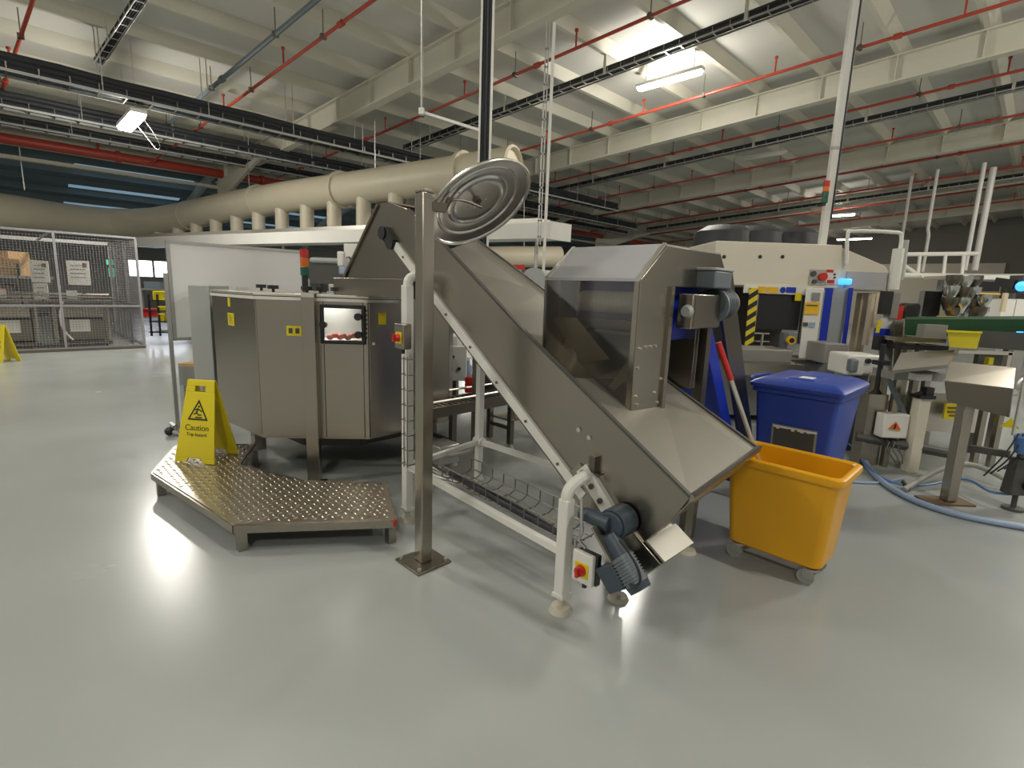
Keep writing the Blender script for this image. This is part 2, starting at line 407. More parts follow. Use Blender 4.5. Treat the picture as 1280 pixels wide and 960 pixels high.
# ------------------------------------------------------------------ lamps
def fitting(u, v, z, label, lit=True, L=1.5, w=.16, watts=None, grp='strip lamps under the roof', wires=True, visible=True):
    t = T('strip_lamp', label, 'lamp', (u, v, z), group=grp)
    t.part('housing', G().box(u - L / 2, v - w / 2, z + .035, u + L / 2, v + w / 2, z + .10), 'white')
    t.part('diffuser', G().rbox(u - L / 2 + .02, v - w / 2, u + L / 2 - .02, v + w / 2, z - .03, z + .035, .03, .02), 'lamp' if lit else 'lampdim')
    for du in (-L / 2 + .2, L / 2 - .2): t.part('suspension_wire', G().cyl((u + du, v, z + .1), (u + du, v, max(zr(u), 5) if u > -20 else 6), .006, n=5), 'galv')
    if lit:
        ld = bpy.data.lights.new('lamp_light', 'AREA'); ld.shape = 'RECTANGLE'; ld.size = L; ld.size_y = w * 1.3
        ld.energy = (watts if watts is not None else LAMP_W) * LAMP_GAIN * .75; ld.color = LAMP_COL
        lo = bpy.data.objects.new('lamp_light', ld); COL.objects.link(lo); lo.parent = t.o; lo.location = (0, 0, -.05)
        pl_ = bpy.data.lights.new('lamp_glow', 'POINT'); pl_.shadow_soft_size = .16; pl_.energy = ld.energy * 1.15; pl_.color = LAMP_COL
        po = bpy.data.objects.new('lamp_glow', pl_); COL.objects.link(po); po.parent = t.o; po.location = (0, 0, -.26)
    return t
fitting(-6.2, 10.5, 5.95, 'bright strip lamp above the transparent hood, right of the tall trunking', watts=135)
t = fitting(-13.2, 2.32, 4.55, 'bright lamp at the left below the black cable trays', L=1.5, w=.26, watts=110)
t.part('flex', G().tube([(-12.8, 2.45, 4.58), (-12.7, 2.6, 4.3), (-12.75, 2.7, 4.1), (-12.9, 2.65, 4.05), (-13.0, 2.55, 4.25), (-13.0, 2.35, 4.5)], .005, 6, 2), 'midgrey')
fitting(-7.2, 27.8, 5.4, 'distant lit strip lamp right of the tall white pole', L=1.35, w=.2, watts=60)
fitting(-8.9, 38.5, 5.4, 'far lit strip lamp under the bent white tube', L=1.9, w=.2, watts=40)
fitting(-6.9, 17.5, 5.9, 'unlit white strip lamp beyond the cable tray with black cables', lit=False)
fitting(-9.5, 33, 5.3, 'faint distant strip lamp above the bent white tube', lit=False, L=1.6)
fitting(-17, 13.5, 5.0, 'distant dim strip lamp right of the twin hanging rods', lit=False, L=1.5)
for k, (u, v, w_) in enumerate(((-5.5, 1.2, 60), (2.5, 10.5, 190), (2.5, 3.2, 90), (2.5, -4, 110), (-5.5, -4.5, 120), (-11.5, -4.5, 130), (-24, -6, 90), (-24, 20, 120)  , (2.5, 20, 110))):  # unseen lamps; the pair in the far bay is added to brighten it
    fitting(u, v, 6.15 if u > -20 else 5.4, 'lit strip lamp out of view, ' + ('nearest the dish mirror', 'far right behind the camera side', 'above the camera', 'behind the camera to the left', 'left of the platform', 'far left before the cage', 'added to brighten the far bay beyond the cage', 'added to brighten the depth of the far bay', 'beyond the amber tub')[k], watts=w_, grp='lit strip lamps outside the picture')

# ------------------------------------------------------------------ cream extract duct with down pipes
dp = [(-8.2, 7.98, 4.09), (-10.5, 7.4, 4.02), (-17.3, 5.7, 3.85), (-21.6, 4.55, 3.5), (-23.2, 3.6, 3.4), (-23.0, 2.2, 3.35), (-21.9, .9, 3.32), (-21.5, .1, 3.32)]
t = T('extract_duct', 'large cream round duct with a row of down pipes, ending behind the dish mirror', 'duct', (-14, 6.5, 3.4))
t.part('main_tube', G().tube(dp, [.39, .39, .43, .45, .47, .48, .49, .49], 24, 1), 'duct')
t.part('end_cap', G().lathe([(.40, -.1), (.41, 0), (.36, .03), (.33, -.06), (0, -.08)], (-8.15, 7.99, 4.09), (1, .27, 0), 28), 'duct')
def dlerp(u):
    for a, b in zip(dp, dp[1:]):
        if b[0] <= u <= a[0]:
            k = (u - a[0]) / (b[0] - a[0]); return (u, a[1] + (b[1] - a[1]) * k, a[2] + (b[2] - a[2]) * k)
for u in (-9.4, -13.2, -16.6, -20.2):
    p = dlerp(u); t.part('joint_collar', G().cyl((p[0] - .05, p[1] - .012, p[2]), (p[0] + .05, p[1] + .012, p[2]), .46, n=24), 'duct')
for k in range(12):
    u = -10.2 - k * 1.05; p = dlerp(u); z1 = 2.82
    t.part('down_pipe', G().cyl((p[0], p[1] - .12, z1), (p[0], p[1] - .1, p[2] - .2), .18, n=12), 'duct')
t = T('extract_duct', 'fat cream duct crossing behind the wire cage at far left', 'duct', (-21.5, -3, 3.3))
t.part('main_tube', G().tube([(-21.5, .05, 3.32), (-21.3, -1.5, 3.5), (-21.3, -4.5, 3.5)], .5, 24, 1), 'duct')
t.part('joint_collar', G().cyl((-21.5, .0, 3.34), (-21.47, -.12, 3.36), .56, n=24), 'duct')
t.part('down_pipe', G().cyl((-21.3, -.6, 2.3), (-21.3, -.6, 3.3), .22, n=12), 'duct')
for x_, p in enumerate(((-21.0, 1.0), (-17.0, 5.75), (-12.0, 7.0), (-9.0, 7.8))):
    solo('duct_hanger', 'thin steel rod holding the cream duct, %s from the left' % ordn[x_], 'rod', G().cyl((p[0], p[1], 3.9), (p[0], p[1], 5.5), .014, n=6), 'galv', (p[0], p[1], 3.9), group='rods holding the cream duct')
# long white header box under the down pipes
t = T('header_box', 'long white box section below the cream down pipes', 'duct', (-14, 5.6, 2.5))
def hb(u, dv, z): return (u, 7.42 + (u + 6.6) * .283 + dv, z)
g = G(); g.hexa([hb(-6.6, 0, 2.52), hb(-6.6, .55, 2.52), hb(-6.6, .55, 2.8), hb(-6.6, 0, 2.8)], [hb(-21, 0, 2.52), hb(-21, .7, 2.52), hb(-21, .7, 2.8), hb(-21, 0, 2.8)])
t.part('box_section', g, 'white')
t.part('top_rail', G().hexa([hb(-6.9, .1, 2.8), hb(-6.9, .45, 2.8), hb(-6.9, .45, 2.9), hb(-6.9, .1, 2.9)], [hb(-21, .1, 2.8), hb(-21, .6, 2.8), hb(-21, .6, 2.9), hb(-21, .1, 2.9)]), 'steel_light')
t.part('end_plate', G().hexa([hb(-6.55, -.02, 2.5), hb(-6.55, .57, 2.5), hb(-6.55, .57, 2.82), hb(-6.55, -.02, 2.82)], [hb(-6.6, -.02, 2.5), hb(-6.6, .57, 2.5), hb(-6.6, .57, 2.82), hb(-6.6, -.02, 2.82)]), 'white')
for k, u in enumerate((-7.2, -9.2, -11.6, -14.5)):
    p = hb(u, .5, 0); t.part('support_leg', G().cyl((p[0], p[1], 0), (p[0], p[1], 2.52), .035, n=8), 'galv')
# far second pale duct
t = T('extract_duct', 'distant pale round duct seen left of the transparent hood', 'duct', tuple(A(655, 322, 17)), 'w')
t.part('main_tube', G().tube([A(560, 322, 17), A(640, 321, 17), A(700, 321, 17.5)], .33, 16), 'duct')
t.part('hanger', G().cyl(A(655, 321, 17), A(655, 250, 17), .02, n=6), 'galv')

# ------------------------------------------------------------------ hanging trunking and rods
def vert(x, ytop, ybot, Y):
    b = A(x, ybot, Y); return b
t = T('power_trunking', 'tall vertical trunking with black cables hanging behind the dish mirror', 'trunking', tuple(A(603, 300, 5.6)), 'w')
b = A(603, 300, 5.6)
t.part('channel', G().box(b.x - .065, b.y - .03, 1.9, b.x - .045, b.y + .03, zroof(b)).box(b.x + .045, b.y - .03, 1.9, b.x + .065, b.y + .03, zroof(b)).box(b.x - .065, b.y + .03, 1.9, b.x + .065, b.y + .04, zroof(b)), 'white')
g = G()
for k in range(4): g.tube([(b.x - .03 + .02 * k + random.uniform(-.006, .006), b.y - .005 + .008 * (k % 2), 1.9 + j * (zroof(b) - 1.95) / 10) for j in range(11)], .013, 6)
t.part('cables', g, 'cable')
b = A(678, 290, 7.6)
t = T('hanging_rods', 'twin vertical rods with a ladder rail hanging down to the white box section', 'rod', tuple(b), 'w')
t.part('channel', G().box(b.x - .02 + .04, b.y, .9, b.x + .06, b.y + .04, 5.05), 'white')
t.part('ladder_rail', G().box(b.x - .07, b.y, 2.2, b.x - .05, b.y + .02, 5.05).box(b.x - .03, b.y, 2.2, b.x - .015, b.y + .02, 5.05), 'galv')
g = G()
for k in range(12): g.box(b.x - .07, b.y, 2.3 + k * .22, b.x - .015, b.y + .02, 2.32 + k * .22)
t.part('rungs', g, 'galv', kind='stuff')
b = A(527, 140, 6.5); b2 = A(606, 165, 6.5)
t = T('drop_bracket', 'thin white rod bracket hanging left of the tall trunking', 'bracket', tuple(b), 'w')
t.part('rod', G().cyl(b, (b.x, b.y, zroof(b)), .012, n=6), 'galv'); t.part('arm', G().bar(b, b2, .03, .03), 'white'); t.part('end_clip', G().box(b.x - .03, b.y - .03, b.z - .03, b.x + .03, b.y + .03, b.z + .04), 'white')

# ================================================================== ROTARY DRUM MACHINE
DC = (-4.6, 2.35); DR = 1.08
def dv(a, r=DR): return (DC[0] + r * math.cos(R(a)), DC[1] + r * math.sin(R(a)))
ang = [-18 + 45 * k for k in range(8)]
zb, zt = .37, 1.45
drum = T('rotary_feeder', 'large eight sided stainless steel drum machine with a framed window', 'machine', (DC[0], DC[1], 0))
poly = [dv(a) for a in ang]
face_names = []
for k in range(8):
    a, b = Vector((*poly[k], 0)), Vector((*poly[(k + 1) % 8], 0)); d = (b - a).normalized(); n = Vector((d.y, -d.x, 0))
    g = G(); L = (b - a).length
    def q(s, z, o=0): p = a + d * s + n * o; return (p.x, p.y, z)
    def fp(s0, s1, z0, z1, o0=-.02, o1=0.): g.hexa([q(s0, z0, o0), q(s1, z0, o0), q(s1, z0, o1), q(s0, z0, o1)], [q(s0, z1, o0), q(s1, z1, o0), q(s1, z1, o1), q(s0, z1, o1)])
    if k == 7:   # face with the window: runs from -63 to -18 degrees
        ws0, ws1, wz0, wz1 = .49, .785, 1.12, 1.385
        fp(.004, ws0, zb, zt); fp(ws1, L - .004, zb, zt); fp(ws0, ws1, zb, wz0); fp(ws0, ws1, wz1, zt)
        drum.part('side_panel', g, 'steel', bev=.004)
        g = G()
        for (s0, s1, z0, z1) in ((ws0 - .02, ws1 + .02, wz1 - .012, wz1 + .015), (ws0 - .02, ws1 + .02, wz0 - .015, wz0 + .012), (ws0 - .02, ws0 + .01, wz0, wz1), (ws1 - .01, ws1 + .02, wz0, wz1)):
            fp(s0, s1, z0, z1, 0, .022)
        fr = drum.part('window_frame', g, 'black', bev=.008)
        g = G(); fp(ws0, ws1, wz0, wz1, .004, .008); drum.part('window_pane', g, 'acrylic', fr)
        for (s, z) in ((ws1 - .03, wz1 - .07), (ws1 - .03, wz0 + .06), (ws0 + .01, wz0 + .13)):
            p = Vector(q(s, z, .02)); drum.part('window_knob', G().cyl(p, p + n * .03, .028, n=10), 'black', fr)
        g = G(); 
        for j in range(7): fp(ws1 + .022, ws1 + .03, wz0 + .03 + j * .034, wz0 + .045 + j * .034, .0, .01)
        drum.part('hinge', g, 'black', fr)
        g = G(); fp(ws0 - .08, ws1 + .08, wz0 - .02, wz0, -.30, -.02); drum.part('product_tray', g, 'paper')
        g = G(); fp(ws0 - .08, ws1 + .08, wz0 - .02, wz1 + .05, -.31, -.30); drum.part('inner_baffle', g, 'lightgrey')
        for j in range(6):
            p = Vector(q(ws0 + .02 + j * .033, wz0 + .025 + .012 * (j % 2), -.1 - .02 * (j % 3))); drum.part('product', G().ball(p, .028, 8, .8), 'pulp', label='pink product behind the window')
        # fixed column standing in front of this face
        g = G(); fp(.355, .45, 0.0, zt + .03, .0, .075); fp(.325, .48, 0, .012, -.04, .11)
        drum.part('column', g, 'steel', bev=.004)
        g = G(); fp(.355, .45, zt, zt + .03, -.1, .08); drum.part('column_cap', g, 'steel_light')
    else:
        fp(.004, L - .004, zb, zt); drum.part('side_panel', g, 'steel', bev=.004)
    g = G(); fp(-.006, L + .006, zt - .028, zt - .006, .0, .01); drum.part('rim_strip', g, 'white')
drum.part('top_plate', G().xy([dv(a, DR + .012) for a in ang], zt, zt + .02), 'steel_light', bev=.004)
drum.part('bottom_plate', G().xy([dv(a, DR - .01) for a in ang], zb - .015, zb), 'steel')
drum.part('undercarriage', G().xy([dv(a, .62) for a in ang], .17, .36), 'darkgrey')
for a in (60, 150, 240): p = dv(a, .8); drum.part('leg', G().box(p[0] - .05, p[1] - .05, 0, p[0] + .05, p[1] + .05, zb), 'steel')
for (u, v) in ((-5.0, 1.75), (-4.45, 1.65), (-4.15, 1.8), (-3.95, 1.95), (-4.35, 2.0), (-4.7, 2.4)):
    kn = drum.part('star_knob', G().cyl((u, v, zt + .02), (u, v, zt + .05), .012, n=8).cyl((u, v, zt + .045), (u, v, zt + .075), .045, n=7), 'black')
il = bpy.data.lights.new('inner_fill', 'AREA'); il.size = .3; il.energy = 2.6; il.color = (1, .97, .92)  # fill light added to brighten the inside behind the window
ilo = bpy.data.objects.new('inner_fill', il); COL.objects.link(ilo); ilo.parent = drum.o; ilo.location = (.62, -.48, 1.40)
drum.part('lid_catch', G().box(-5.02, 1.5, zt + .02, -4.88, 1.6, zt + .05), 'white')
for (px, py, w_, h_) in ((284, 400, .075, .085), (284, 372, .04, .06)):
    pass
def on_face(k, s, z, w, h, m, nm, label=None):
    a, b = Vector((*poly[k], 0)), Vector((*poly[(k + 1) % 8], 0)); d = (b - a).normalized(); n = Vector((d.y, -d.x, 0))
    g = G(); p = a + d * s
    lo = [p - d * w / 2 + n * .001, p + d * w / 2 + n * .001, p + d * w / 2 + n * .004, p - d * w / 2 + n * .004]
    g.hexa([(q.x, q.y, z - h / 2) for q in lo], [(q.x, q.y, z + h / 2) for q in lo])
    return drum.part(nm, g, m, label=label)
on_face(6, .38, 1.245, .12, .10, 'yellow', 'warning_label', 'yellow warning label'); on_face(6, .36, 1.38, .045, .07, 'yellow', 'warning_label', 'small yellow label')
for j in range(3): on_face(6, .35 + j * .026, 1.245, .012, .07, 'darkgrey', 'label_print')
on_face(7, .275, 1.195, .11, .075, 'yellow', 'warning_label', 'yellow warning label')
a, b = Vector((*poly[7], 0)), Vector((*poly[0], 0))
for j in range(2): on_face(7, .25 + j * .05, 1.195, .03, .04, 'darkgrey', 'label_print')
on_face(0, .12, 1.30, .07, .09, 'yellow', 'warning_label', 'yellow label')
# grey control cabinet standing behind the drum at left
p = A(249, 420, 4.85)
t = T('control_cabinet', 'tall light grey cabinet just left of the steel drum', 'cabinet', (p.x, p.y, 0), 'w')
t.part('body', G().box(p.x - .075, p.y, .55, p.x + .12, p.y + .35, 1.50), 'lightgrey', bev=.006)
t.part('leg', G().box(p.x - .05, p.y + .1, 0, p.x, p.y + .15, .55), 'galv'); t.part('leg', G().box(p.x + .05, p.y + .1, 0, p.x + .1, p.y + .15, .55), 'galv')
# boxes on the drum top, back side
for (x0, x1, y0, y1, Y, nm, lb, m) in ((400, 430, 349, 358, 5.0, 'junction_box', 'cream junction box on the drum top beside the conveyor head', 'white'),):
    t = T(nm, lb, 'box', (A(415, 355, Y).x, Y, zt + .02), 'w'); a = A(x0, 355, Y); b = A(x1, 355, Y)
    t.part('body', G().box(a.x + .08, Y, zt + .02, b.x, Y + .15, zt + .10), m, bev=.005)
    t.part('knob', G().cyl((a.x + .03, Y, zt + .02), (a.x + .03, Y, zt + .10), .03, n=10), 'black')
# stack light on the drum
b = A(381, 345, 4.9)
t = T('stack_light', 'red amber green stack light standing behind the drum', 'beacon', (b.x, b.y, zt), 'w')
t.part('stem', G().cyl((b.x, b.y, 1.0), (b.x, b.y, 1.62), .028, n=12), 'black')
for k, m in enumerate(('greent', 'orange', 'redb')): t.part('lens', G().cyl((b.x, b.y, 1.62 + k * .08), (b.x, b.y, 1.695 + k * .08), .038, n=16), m, label=('green', 'amber', 'red')[k] + ' lens')

# ================================================================== STEP PLATFORM
pl = [(-4.96, .98), (-4.343, .706), (-3.09, .867), (-2.56, 1.60), (-3.12, 1.875), (-3.517, 1.456), (-4.14, 1.23), (-4.62, 1.50)]
step = T('step_platform', 'low stainless tread plate step wrapping round the drum base', 'platform', (-3.6, 1.1, 0))
step.part('tread_plate', G().xy(pl, .163, .170), 'checker')
def inside(x, y, P, mgn=.02):
    c = False; n = len(P)
    for i in range(n):
        (x1, y1), (x2, y2) = P[i], P[(i + 1) % n]
        if (y1 > y) != (y2 > y) and x < (x2 - x1) * (y - y1) / (y2 - y1) + x1: c = not c
        L = math.hypot(x2 - x1, y2 - y1); t_ = max(0, min(1, ((x - x1) * (x2 - x1) + (y - y1) * (y2 - y1)) / L / L))
        if math.hypot(x - x1 - t_ * (x2 - x1), y - y1 - t_ * (y2 - y1)) < mgn: return False
    return c
g = G(); i = 0
for ix in range(60):
    for iy in range(30):
        x = -5.0 + ix * .042; y = .7 + iy * .042
        if inside(x, y, pl):
            d = (.018, .007) if (ix + iy) % 2 else (.007, .018)
            g.add([(x - d[0], y, .1701), (x, y - d[1], .1701), (x + d[0], y, .1701), (x, y + d[1], .1701), (x, y, .1770)], [(0, 1, 4), (1, 2, 4), (2, 3, 4), (3, 0, 4)])
step.part('tread_studs', g, 'checker', kind='stuff')
for a, b in zip(pl, pl[1:] + pl[:1]):
    step.part('edge_rail', G().bar((a[0], a[1], .140), (b[0], b[1], .140), .03, .046), 'steel_h')
for (u, v) in ((-3.09, .90), (-2.61, 1.60), (-4.30, .74), (-4.57, 1.47), (-4.9, .99), (-3.15, 1.82)):
    step.part('leg', G().box(u - .025, v - .025, 0, u + .025, v + .025, .118), 'steel')
step.part('red_tag', G().box(-2.565, 1.585, .125, -2.545, 1.60, .165), 'redb')

# ================================================================== CAUTION SIGNS
def caution_sign(org, w, label, yaw, letters=True, grp=None, scale=1.):
    """A-frame floor sign; org is the hall/world foot centre of the front leaf, local x across, local -y towards the reader"""
    t = T('caution_sign', label, 'sign', (0, 0, 0), 'w', group=grp); t.o.location = org; t.o.rotation_euler = (0, 0, yaw); t.o.scale = (scale,) * 3
    Ht = .62; wb, wt = .335, .225; lean = .13
    def leaf(s):
        def P(x, z, o=0): return (x, s * (-lean * (1 - z / Ht)) + s * -o, z)
        g = G()
        def pan(loop, th=.012): g.hexa([P(x, z, 0) for x, z in loop], [P(x, z, th) for x, z in loop])
        hx = lambda z: (wb + (wt - wb) * z / Ht) / 2
        hz0, hz1, hw = .53, .575, .045
        pan([(-hx(.035), .035), (hx(.035), .035), (hx(hz0), hz0), (-hx(hz0), hz0)])
        pan([(-hx(hz0), hz0), (-hw, hz0), (-hw, hz1), (-hx(hz1), hz1)]); pan([(hw, hz0), (hx(hz0), hz0), (hx(hz1), hz1), (hw, hz1)])
        pan([(-hx(hz1), hz1), (hx(hz1), hz1), (hx(Ht), Ht), (-hx(Ht), Ht)])
        pan([(-hx(0), 0), (-.07, 0), (-.055, .035), (-hx(.035), .035)]); pan([(.07, 0), (hx(0), 0), (hx(.035), .035), (.055, .035)])
        return g, P
    g, P = leaf(1); fr = t.part('front_leaf', g, 'yellow', bev=.003)
    g, _ = leaf(-1); t.part('rear_leaf', g, 'yellow', bev=.003)
    t.part('hinge_pin', G().cyl((-.08, 0, Ht - .012), (.08, 0, Ht - .012), .012, n=8), 'yellow')
    o = .0125; tilt = math.atan2(lean, Ht)
    cz = .375; tr = [(0, cz + .10), (-.085, cz - .055), (.085, cz - .055)]; ti = [(0, cz + .077), (-.066, cz - .043), (.066, cz - .043)]
    g = G()
    for i in range(3):
        a, b = tr[i], tr[(i + 1) % 3]; c, d = ti[(i + 1) % 3], ti[i]
        g.hexa([P(*q, o) for q in (a, b, c, d)], [P(*q, o + .001) for q in (a, b, c, d)])
    t.part('warning_triangle', g, 'black', fr)
    g = G()
    def stroke(p, q_, w_=.008): g.bar(P(p[0], p[1], o + .001), P(q_[0], q_[1], o + .001), w_, w_ * .6, (0, 1, 0))
    for p, q_ in (((-.003, cz + .035), (-.015, cz + .0)), ((-.015, cz), (.012, cz - .018)), ((-.015, cz), (-.035, cz - .012)), ((.0, cz + .028), (.03, cz + .01)), ((-.003, cz + .03), (-.028, cz + .022)), ((-.02, cz - .034), (.035, cz - .034)), ((.012, cz - .018), (.03, cz - .012))): stroke(p, q_)
    g.lathe([(0, 0), (.009, 0), (.009, .001), (0, .001)], P(.003, cz + .046, o), (0, -1, 0), 10)
    t.part('figure', g, 'black', fr)
    if letters:
        q_ = P(0, .262, o + .0012); t.text('Caution', q_, (PI / 2 - tilt, 0, 0), .062, 'black', fr)
        q_ = P(0, .212, o + .0012); t.text('Trip hazard', q_, (PI / 2 - tilt, 0, 0), .036, 'black', fr)
    return t
p = W(-4.50, 1.03, .1745)
caution_sign((p.x + .08, p.y, .1745), .3, 'yellow caution trip hazard floor sign standing on the tread plate step', R(-8))
cp = A(5, 446, 9.1); caution_sign((cp.x, cp.y, 0), .3, 'yellow caution floor sign at the left edge before the wire cage', R(-12), scale=1.05)

# ================================================================== INCLINED INFEED CONVEYOR
cv = T('incline_conveyor', 'long inclined stainless steel trough conveyor rising to the drum', 'conveyor', (-2.2, 2.3, 0))
near = [(-3.377, 2.108), (-3.232, 2.108), (-3.02, 2.05), (-2.62, 1.803), (-1.91, 1.33), (-1.167, .877), (-.92, .725), (-1.0, .585), (-1.116, .443), (-1.165, .285), (-1.49, .528), (-2.0, .90), (-2.6, 1.345), (-2.93, 1.60), (-3.90, 1.60)]
V0, V1 = 2.0, 2.92
def near_plate():
    g = G(); g.uz(near, V0, V0 + .012); return g
cv.part('near_side_panel', near_plate(), 'steel_h', bev=.003)
# raised rim bead
g = G(); rimn = [(-3.02, 2.05), (-2.62, 1.803), (-1.91, 1.33), (-1.167, .877), (-.92, .725)]
for a, b in zip(rimn, rimn[1:]): g.bar((a[0], V0 + .004, a[1]), (b[0], V0 + .004, b[1]), .022, .012)
cv.part('near_rim', g, 'darkgrey')
rimf = [(-3.40, 1.955), (-2.62, 1.592), (-1.564, 1.03), (-.99, .742)]
crease = [(-3.10, 2.22, 1.76), (-2.43, 2.18, 1.36), (-1.77, 2.14, .97), (-1.10, 2.10, .60)]
rimf = [(-3.40, 1.955), (-2.597, 1.551), (-1.793, 1.146), (-.99, .742)]
# belt bed between the near panel and the crease
bed = [(-3.10, 1.80), (-2.45, 1.42), (-1.6, .84), (-1.12, .56)]
g = G()
for i in range(3):
    a, b = bed[i], bed[i + 1]; c, d = crease[i + 1], crease[i]
    lo = [(a[0], V0 + .012, a[1]), (b[0], V0 + .012, b[1]), c, d]
    g.slab(lo, (0, 0, -.01))
cv.part('belt', g, 'belt')
g = G()
for i in range(3):
    a, b = crease[i], crease[i + 1]; c, d = rimf[i + 1], rimf[i]
    g.slab([a, b, (c[0], V1, c[1]), (d[0], V1, d[1])], (0, .006, -.010))
cv.part('far_flare_plate', g, 'matte_steel')
g = G()
for a, b in zip(rimf, rimf[1:]): g.bar((a[0], V1, a[1]), (b[0], V1, b[1]), .022, .016)
cv.part('far_rim', g, 'darkgrey')
# lower end: pale hopper floor and front lip
hop = [(-1.60, 2.10, .93), (-.94, V0 + .02, .71), (-1.00, V1, .725), (-1.56, V1, 1.01)]
g = G().slab([(-1.70, V0 + .014, 1.12), (-.925, V0 + .014, .705), (-.995, V1 - .01, .725), (-1.62, V1 - .01, 1.03)], (-.01, 0, -.012))
cv.part('hopper_plate', g, 'matte_steel')
cv.part('end_lip', G().bar((-.912, V0 - .004, .722), (-.985, V1 + .01, .742), .02, .03).slab([(-.915, V0, .715), (-.985, V1, .735), (-1.05, V1 - .1, .62), (-1.0, V0, .585)], (.008, 0, .004)), 'steel')
cv.part('lip_edge', G().bar((-.905, V0, .735), (-.978, V1 + .01, .752), .012, .012), 'darkgrey')
# belt casing at the low end with its pale cover
g = G(); cas = [(-1.116, .443), (-1.017, .379), (-1.132, .242), (-1.62, .60), (-1.50, .72)]
g.uz(cas, V0 - .012, V0 + .27); cv.part('belt_casing', g, 'steel', bev=.003)
cv.part('end_cover', G().slab([(-1.112, V0 + .0, .448), (-1.012, V0 + .0, .384), (-1.012, V0 + .27, .384), (-1.112, V0 + .27, .448)], (.006, 0, .010)), 'matte_steel')
cv.part('casing_spine', G().uz([(-1.5, .72), (-1.62, .60), (-3.2, 1.78), (-3.1, 1.87)], V0 + .012, V0 + .27), 'steel_dark')
# white reinforcing strip along the bottom edge
s0, s1 = (-3.165, 1.797), (-1.475, .535)
g = G(); g.hexa([(s0[0], V0 - .018, s0[1]), (s0[0], V0, s0[1]), (s0[0] + .03, V0, s0[1] + .045), (s0[0] + .03, V0 - .018, s0[1] + .045)],
                [(s1[0], V0 - .018, s1[1]), (s1[0], V0, s1[1]), (s1[0] + .03, V0, s1[1] + .045), (s1[0] + .03, V0 - .018, s1[1] + .045)])
cv.part('white_strip', g, 'white', label='white painted strip')
for k in range(7):
    t_ = .06 + k * .14; u = s0[0] + (s1[0] - s0[0]) * t_ + .015; z = s0[1] + (s1[1] - s0[1]) * t_ + .022
    cv.part('bolt', G().cyl((u, V0 - .018, z), (u, V0 - .026, z), .008, n=6), 'steel_dark')
cv.part('tension_adjuster', G().cyl((-3.29, V0 - .04, 1.91), (-3.29, V0, 1.91), .045, n=14).cyl((-3.20, V0 - .035, 1.835), (-3.20, V0, 1.835), .04, n=14).hexa([(-3.32, V0 - .03, 1.90), (-3.25, V0 - .03, 1.95), (-3.25, V0, 1.95), (-3.32, V0, 1.90)], [(-3.22, V0 - .03, 1.80), (-3.15, V0 - .03, 1.86), (-3.15, V0, 1.86), (-3.22, V0, 1.80)]), 'black')
# head hood and outlet chute
g = G()
g.slab([(-3.377, V0, 2.108), (-3.377, 2.62, 2.108), (-3.90, 2.62, 1.60), (-3.90, V0, 1.60)], (-.008, 0, .008))
g.slab([(-3.377, V0, 2.108), (-3.232, V0, 2.108), (-3.30, 2.62, 2.108), (-3.377, 2.62, 2.108)], (0, 0, .008))
cv.part('head_hood', g, 'steel')
cv.part('far_hood_panel', G().uz([(-3.377, 2.108), (-3.232, 2.108), (-3.4, 1.955), (-2.9, 1.60), (-3.90, 1.60)], 2.62, 2.63), 'steel_h')
cv.part('near_edge_fold', G().bar((-3.385, V0 - .006, 2.112), (-3.91, V0 - .006, 1.60), .014, .022), 'steel_dark')
g = G().box(-3.98, V0 - .06, 1.47, -2.98, V0 - .048, 1.60).box(-3.98, V0 - .06, 1.47, -3.968, 2.7, 1.60).box(-3.98, 2.69, 1.47, -2.98, 2.70, 1.60).box(-2.99, V0 - .06, 1.47, -2.98, 2.7, 1.60)
cv.part('outlet_chute', g, 'steel_h', bev=.003)
cv.part('side_latch', G().box(-1.43, V0 - .028, .70, -1.395, V0, .78).box(-1.46, V0 - .02, .69, -1.37, V0, .70), 'steel_dark')
for (u, z) in ((-1.52, .885), (-1.455, .86)): cv.part('rivet', G().cyl((u, V0, z), (u, V0 - .008, z), .012, n=10), 'steel_pol')
# rear support legs of the trough
for (u, v, zt_) in ((-1.32, 2.9, .72), (-1.32, 2.15, .42)):
    lg = cv.part('leg', G().bar((u, v, .10), (u + .02, v, zt_), .045), 'steel')
    cv.part('foot', G().cyl((u, v, .02), (u, v, .11), .012, n=8).cyl((u, v, 0), (u, v, .022), .055, .045, n=20), 'foot', lg)
# ---- white stand
V = 1.85
st = T('conveyor_stand', 'white painted tubular stand carrying the inclined conveyor', 'stand', (-2.2, 2.1, 0))
def leg(u, v, ztop, kind_, w=.058):
    lg = st.part('leg', G().box(u - w / 2, v - w / 2, .085, u + w / 2, v + w / 2, ztop), 'white', bev=.006)
    st.part('collar', G().box(u - w / 2 - .005, v - w / 2 - .005, .08, u + w / 2 + .005, v + w / 2 + .005, .098), 'white', lg)
    st.part('foot', G().cyl((u, v, .015), (u, v, .085), .016, n=10).cyl((u, v, 0), (u, v, .03), .06, .045, n=24), 'foot', lg)
    return lg
l2 = leg(-1.455, V, .585, 1); l1 = leg(-2.80, V, 1.56, 1); l3 = leg(-2.92, 2.58, 1.55, 1, .05); l4 = leg(-1.62, 2.56, .62, 1)
st.part('bent_arm', G().tube([(-1.455, V, .56), (-1.455, V, .62), (-1.44, V + .04, .665), (-1.43, V + .12, .685)], .03, 10, 2), 'white')
st.part('bent_arm', G().tube([(-2.80, V, 1.54), (-2.80, V + .01, 1.60), (-2.79, V + .05, 1.62), (-2.78, V + .14, 1.60)], .03, 10, 2), 'white')
st.part('mounting_plate', G().slab([(-1.50, V0 - .03, .68), (-1.445, V0 - .03, .735), (-1.25, V0 - .03, .54), (-1.30, V0 - .03, .485)], (0, .029, 0)), 'white')
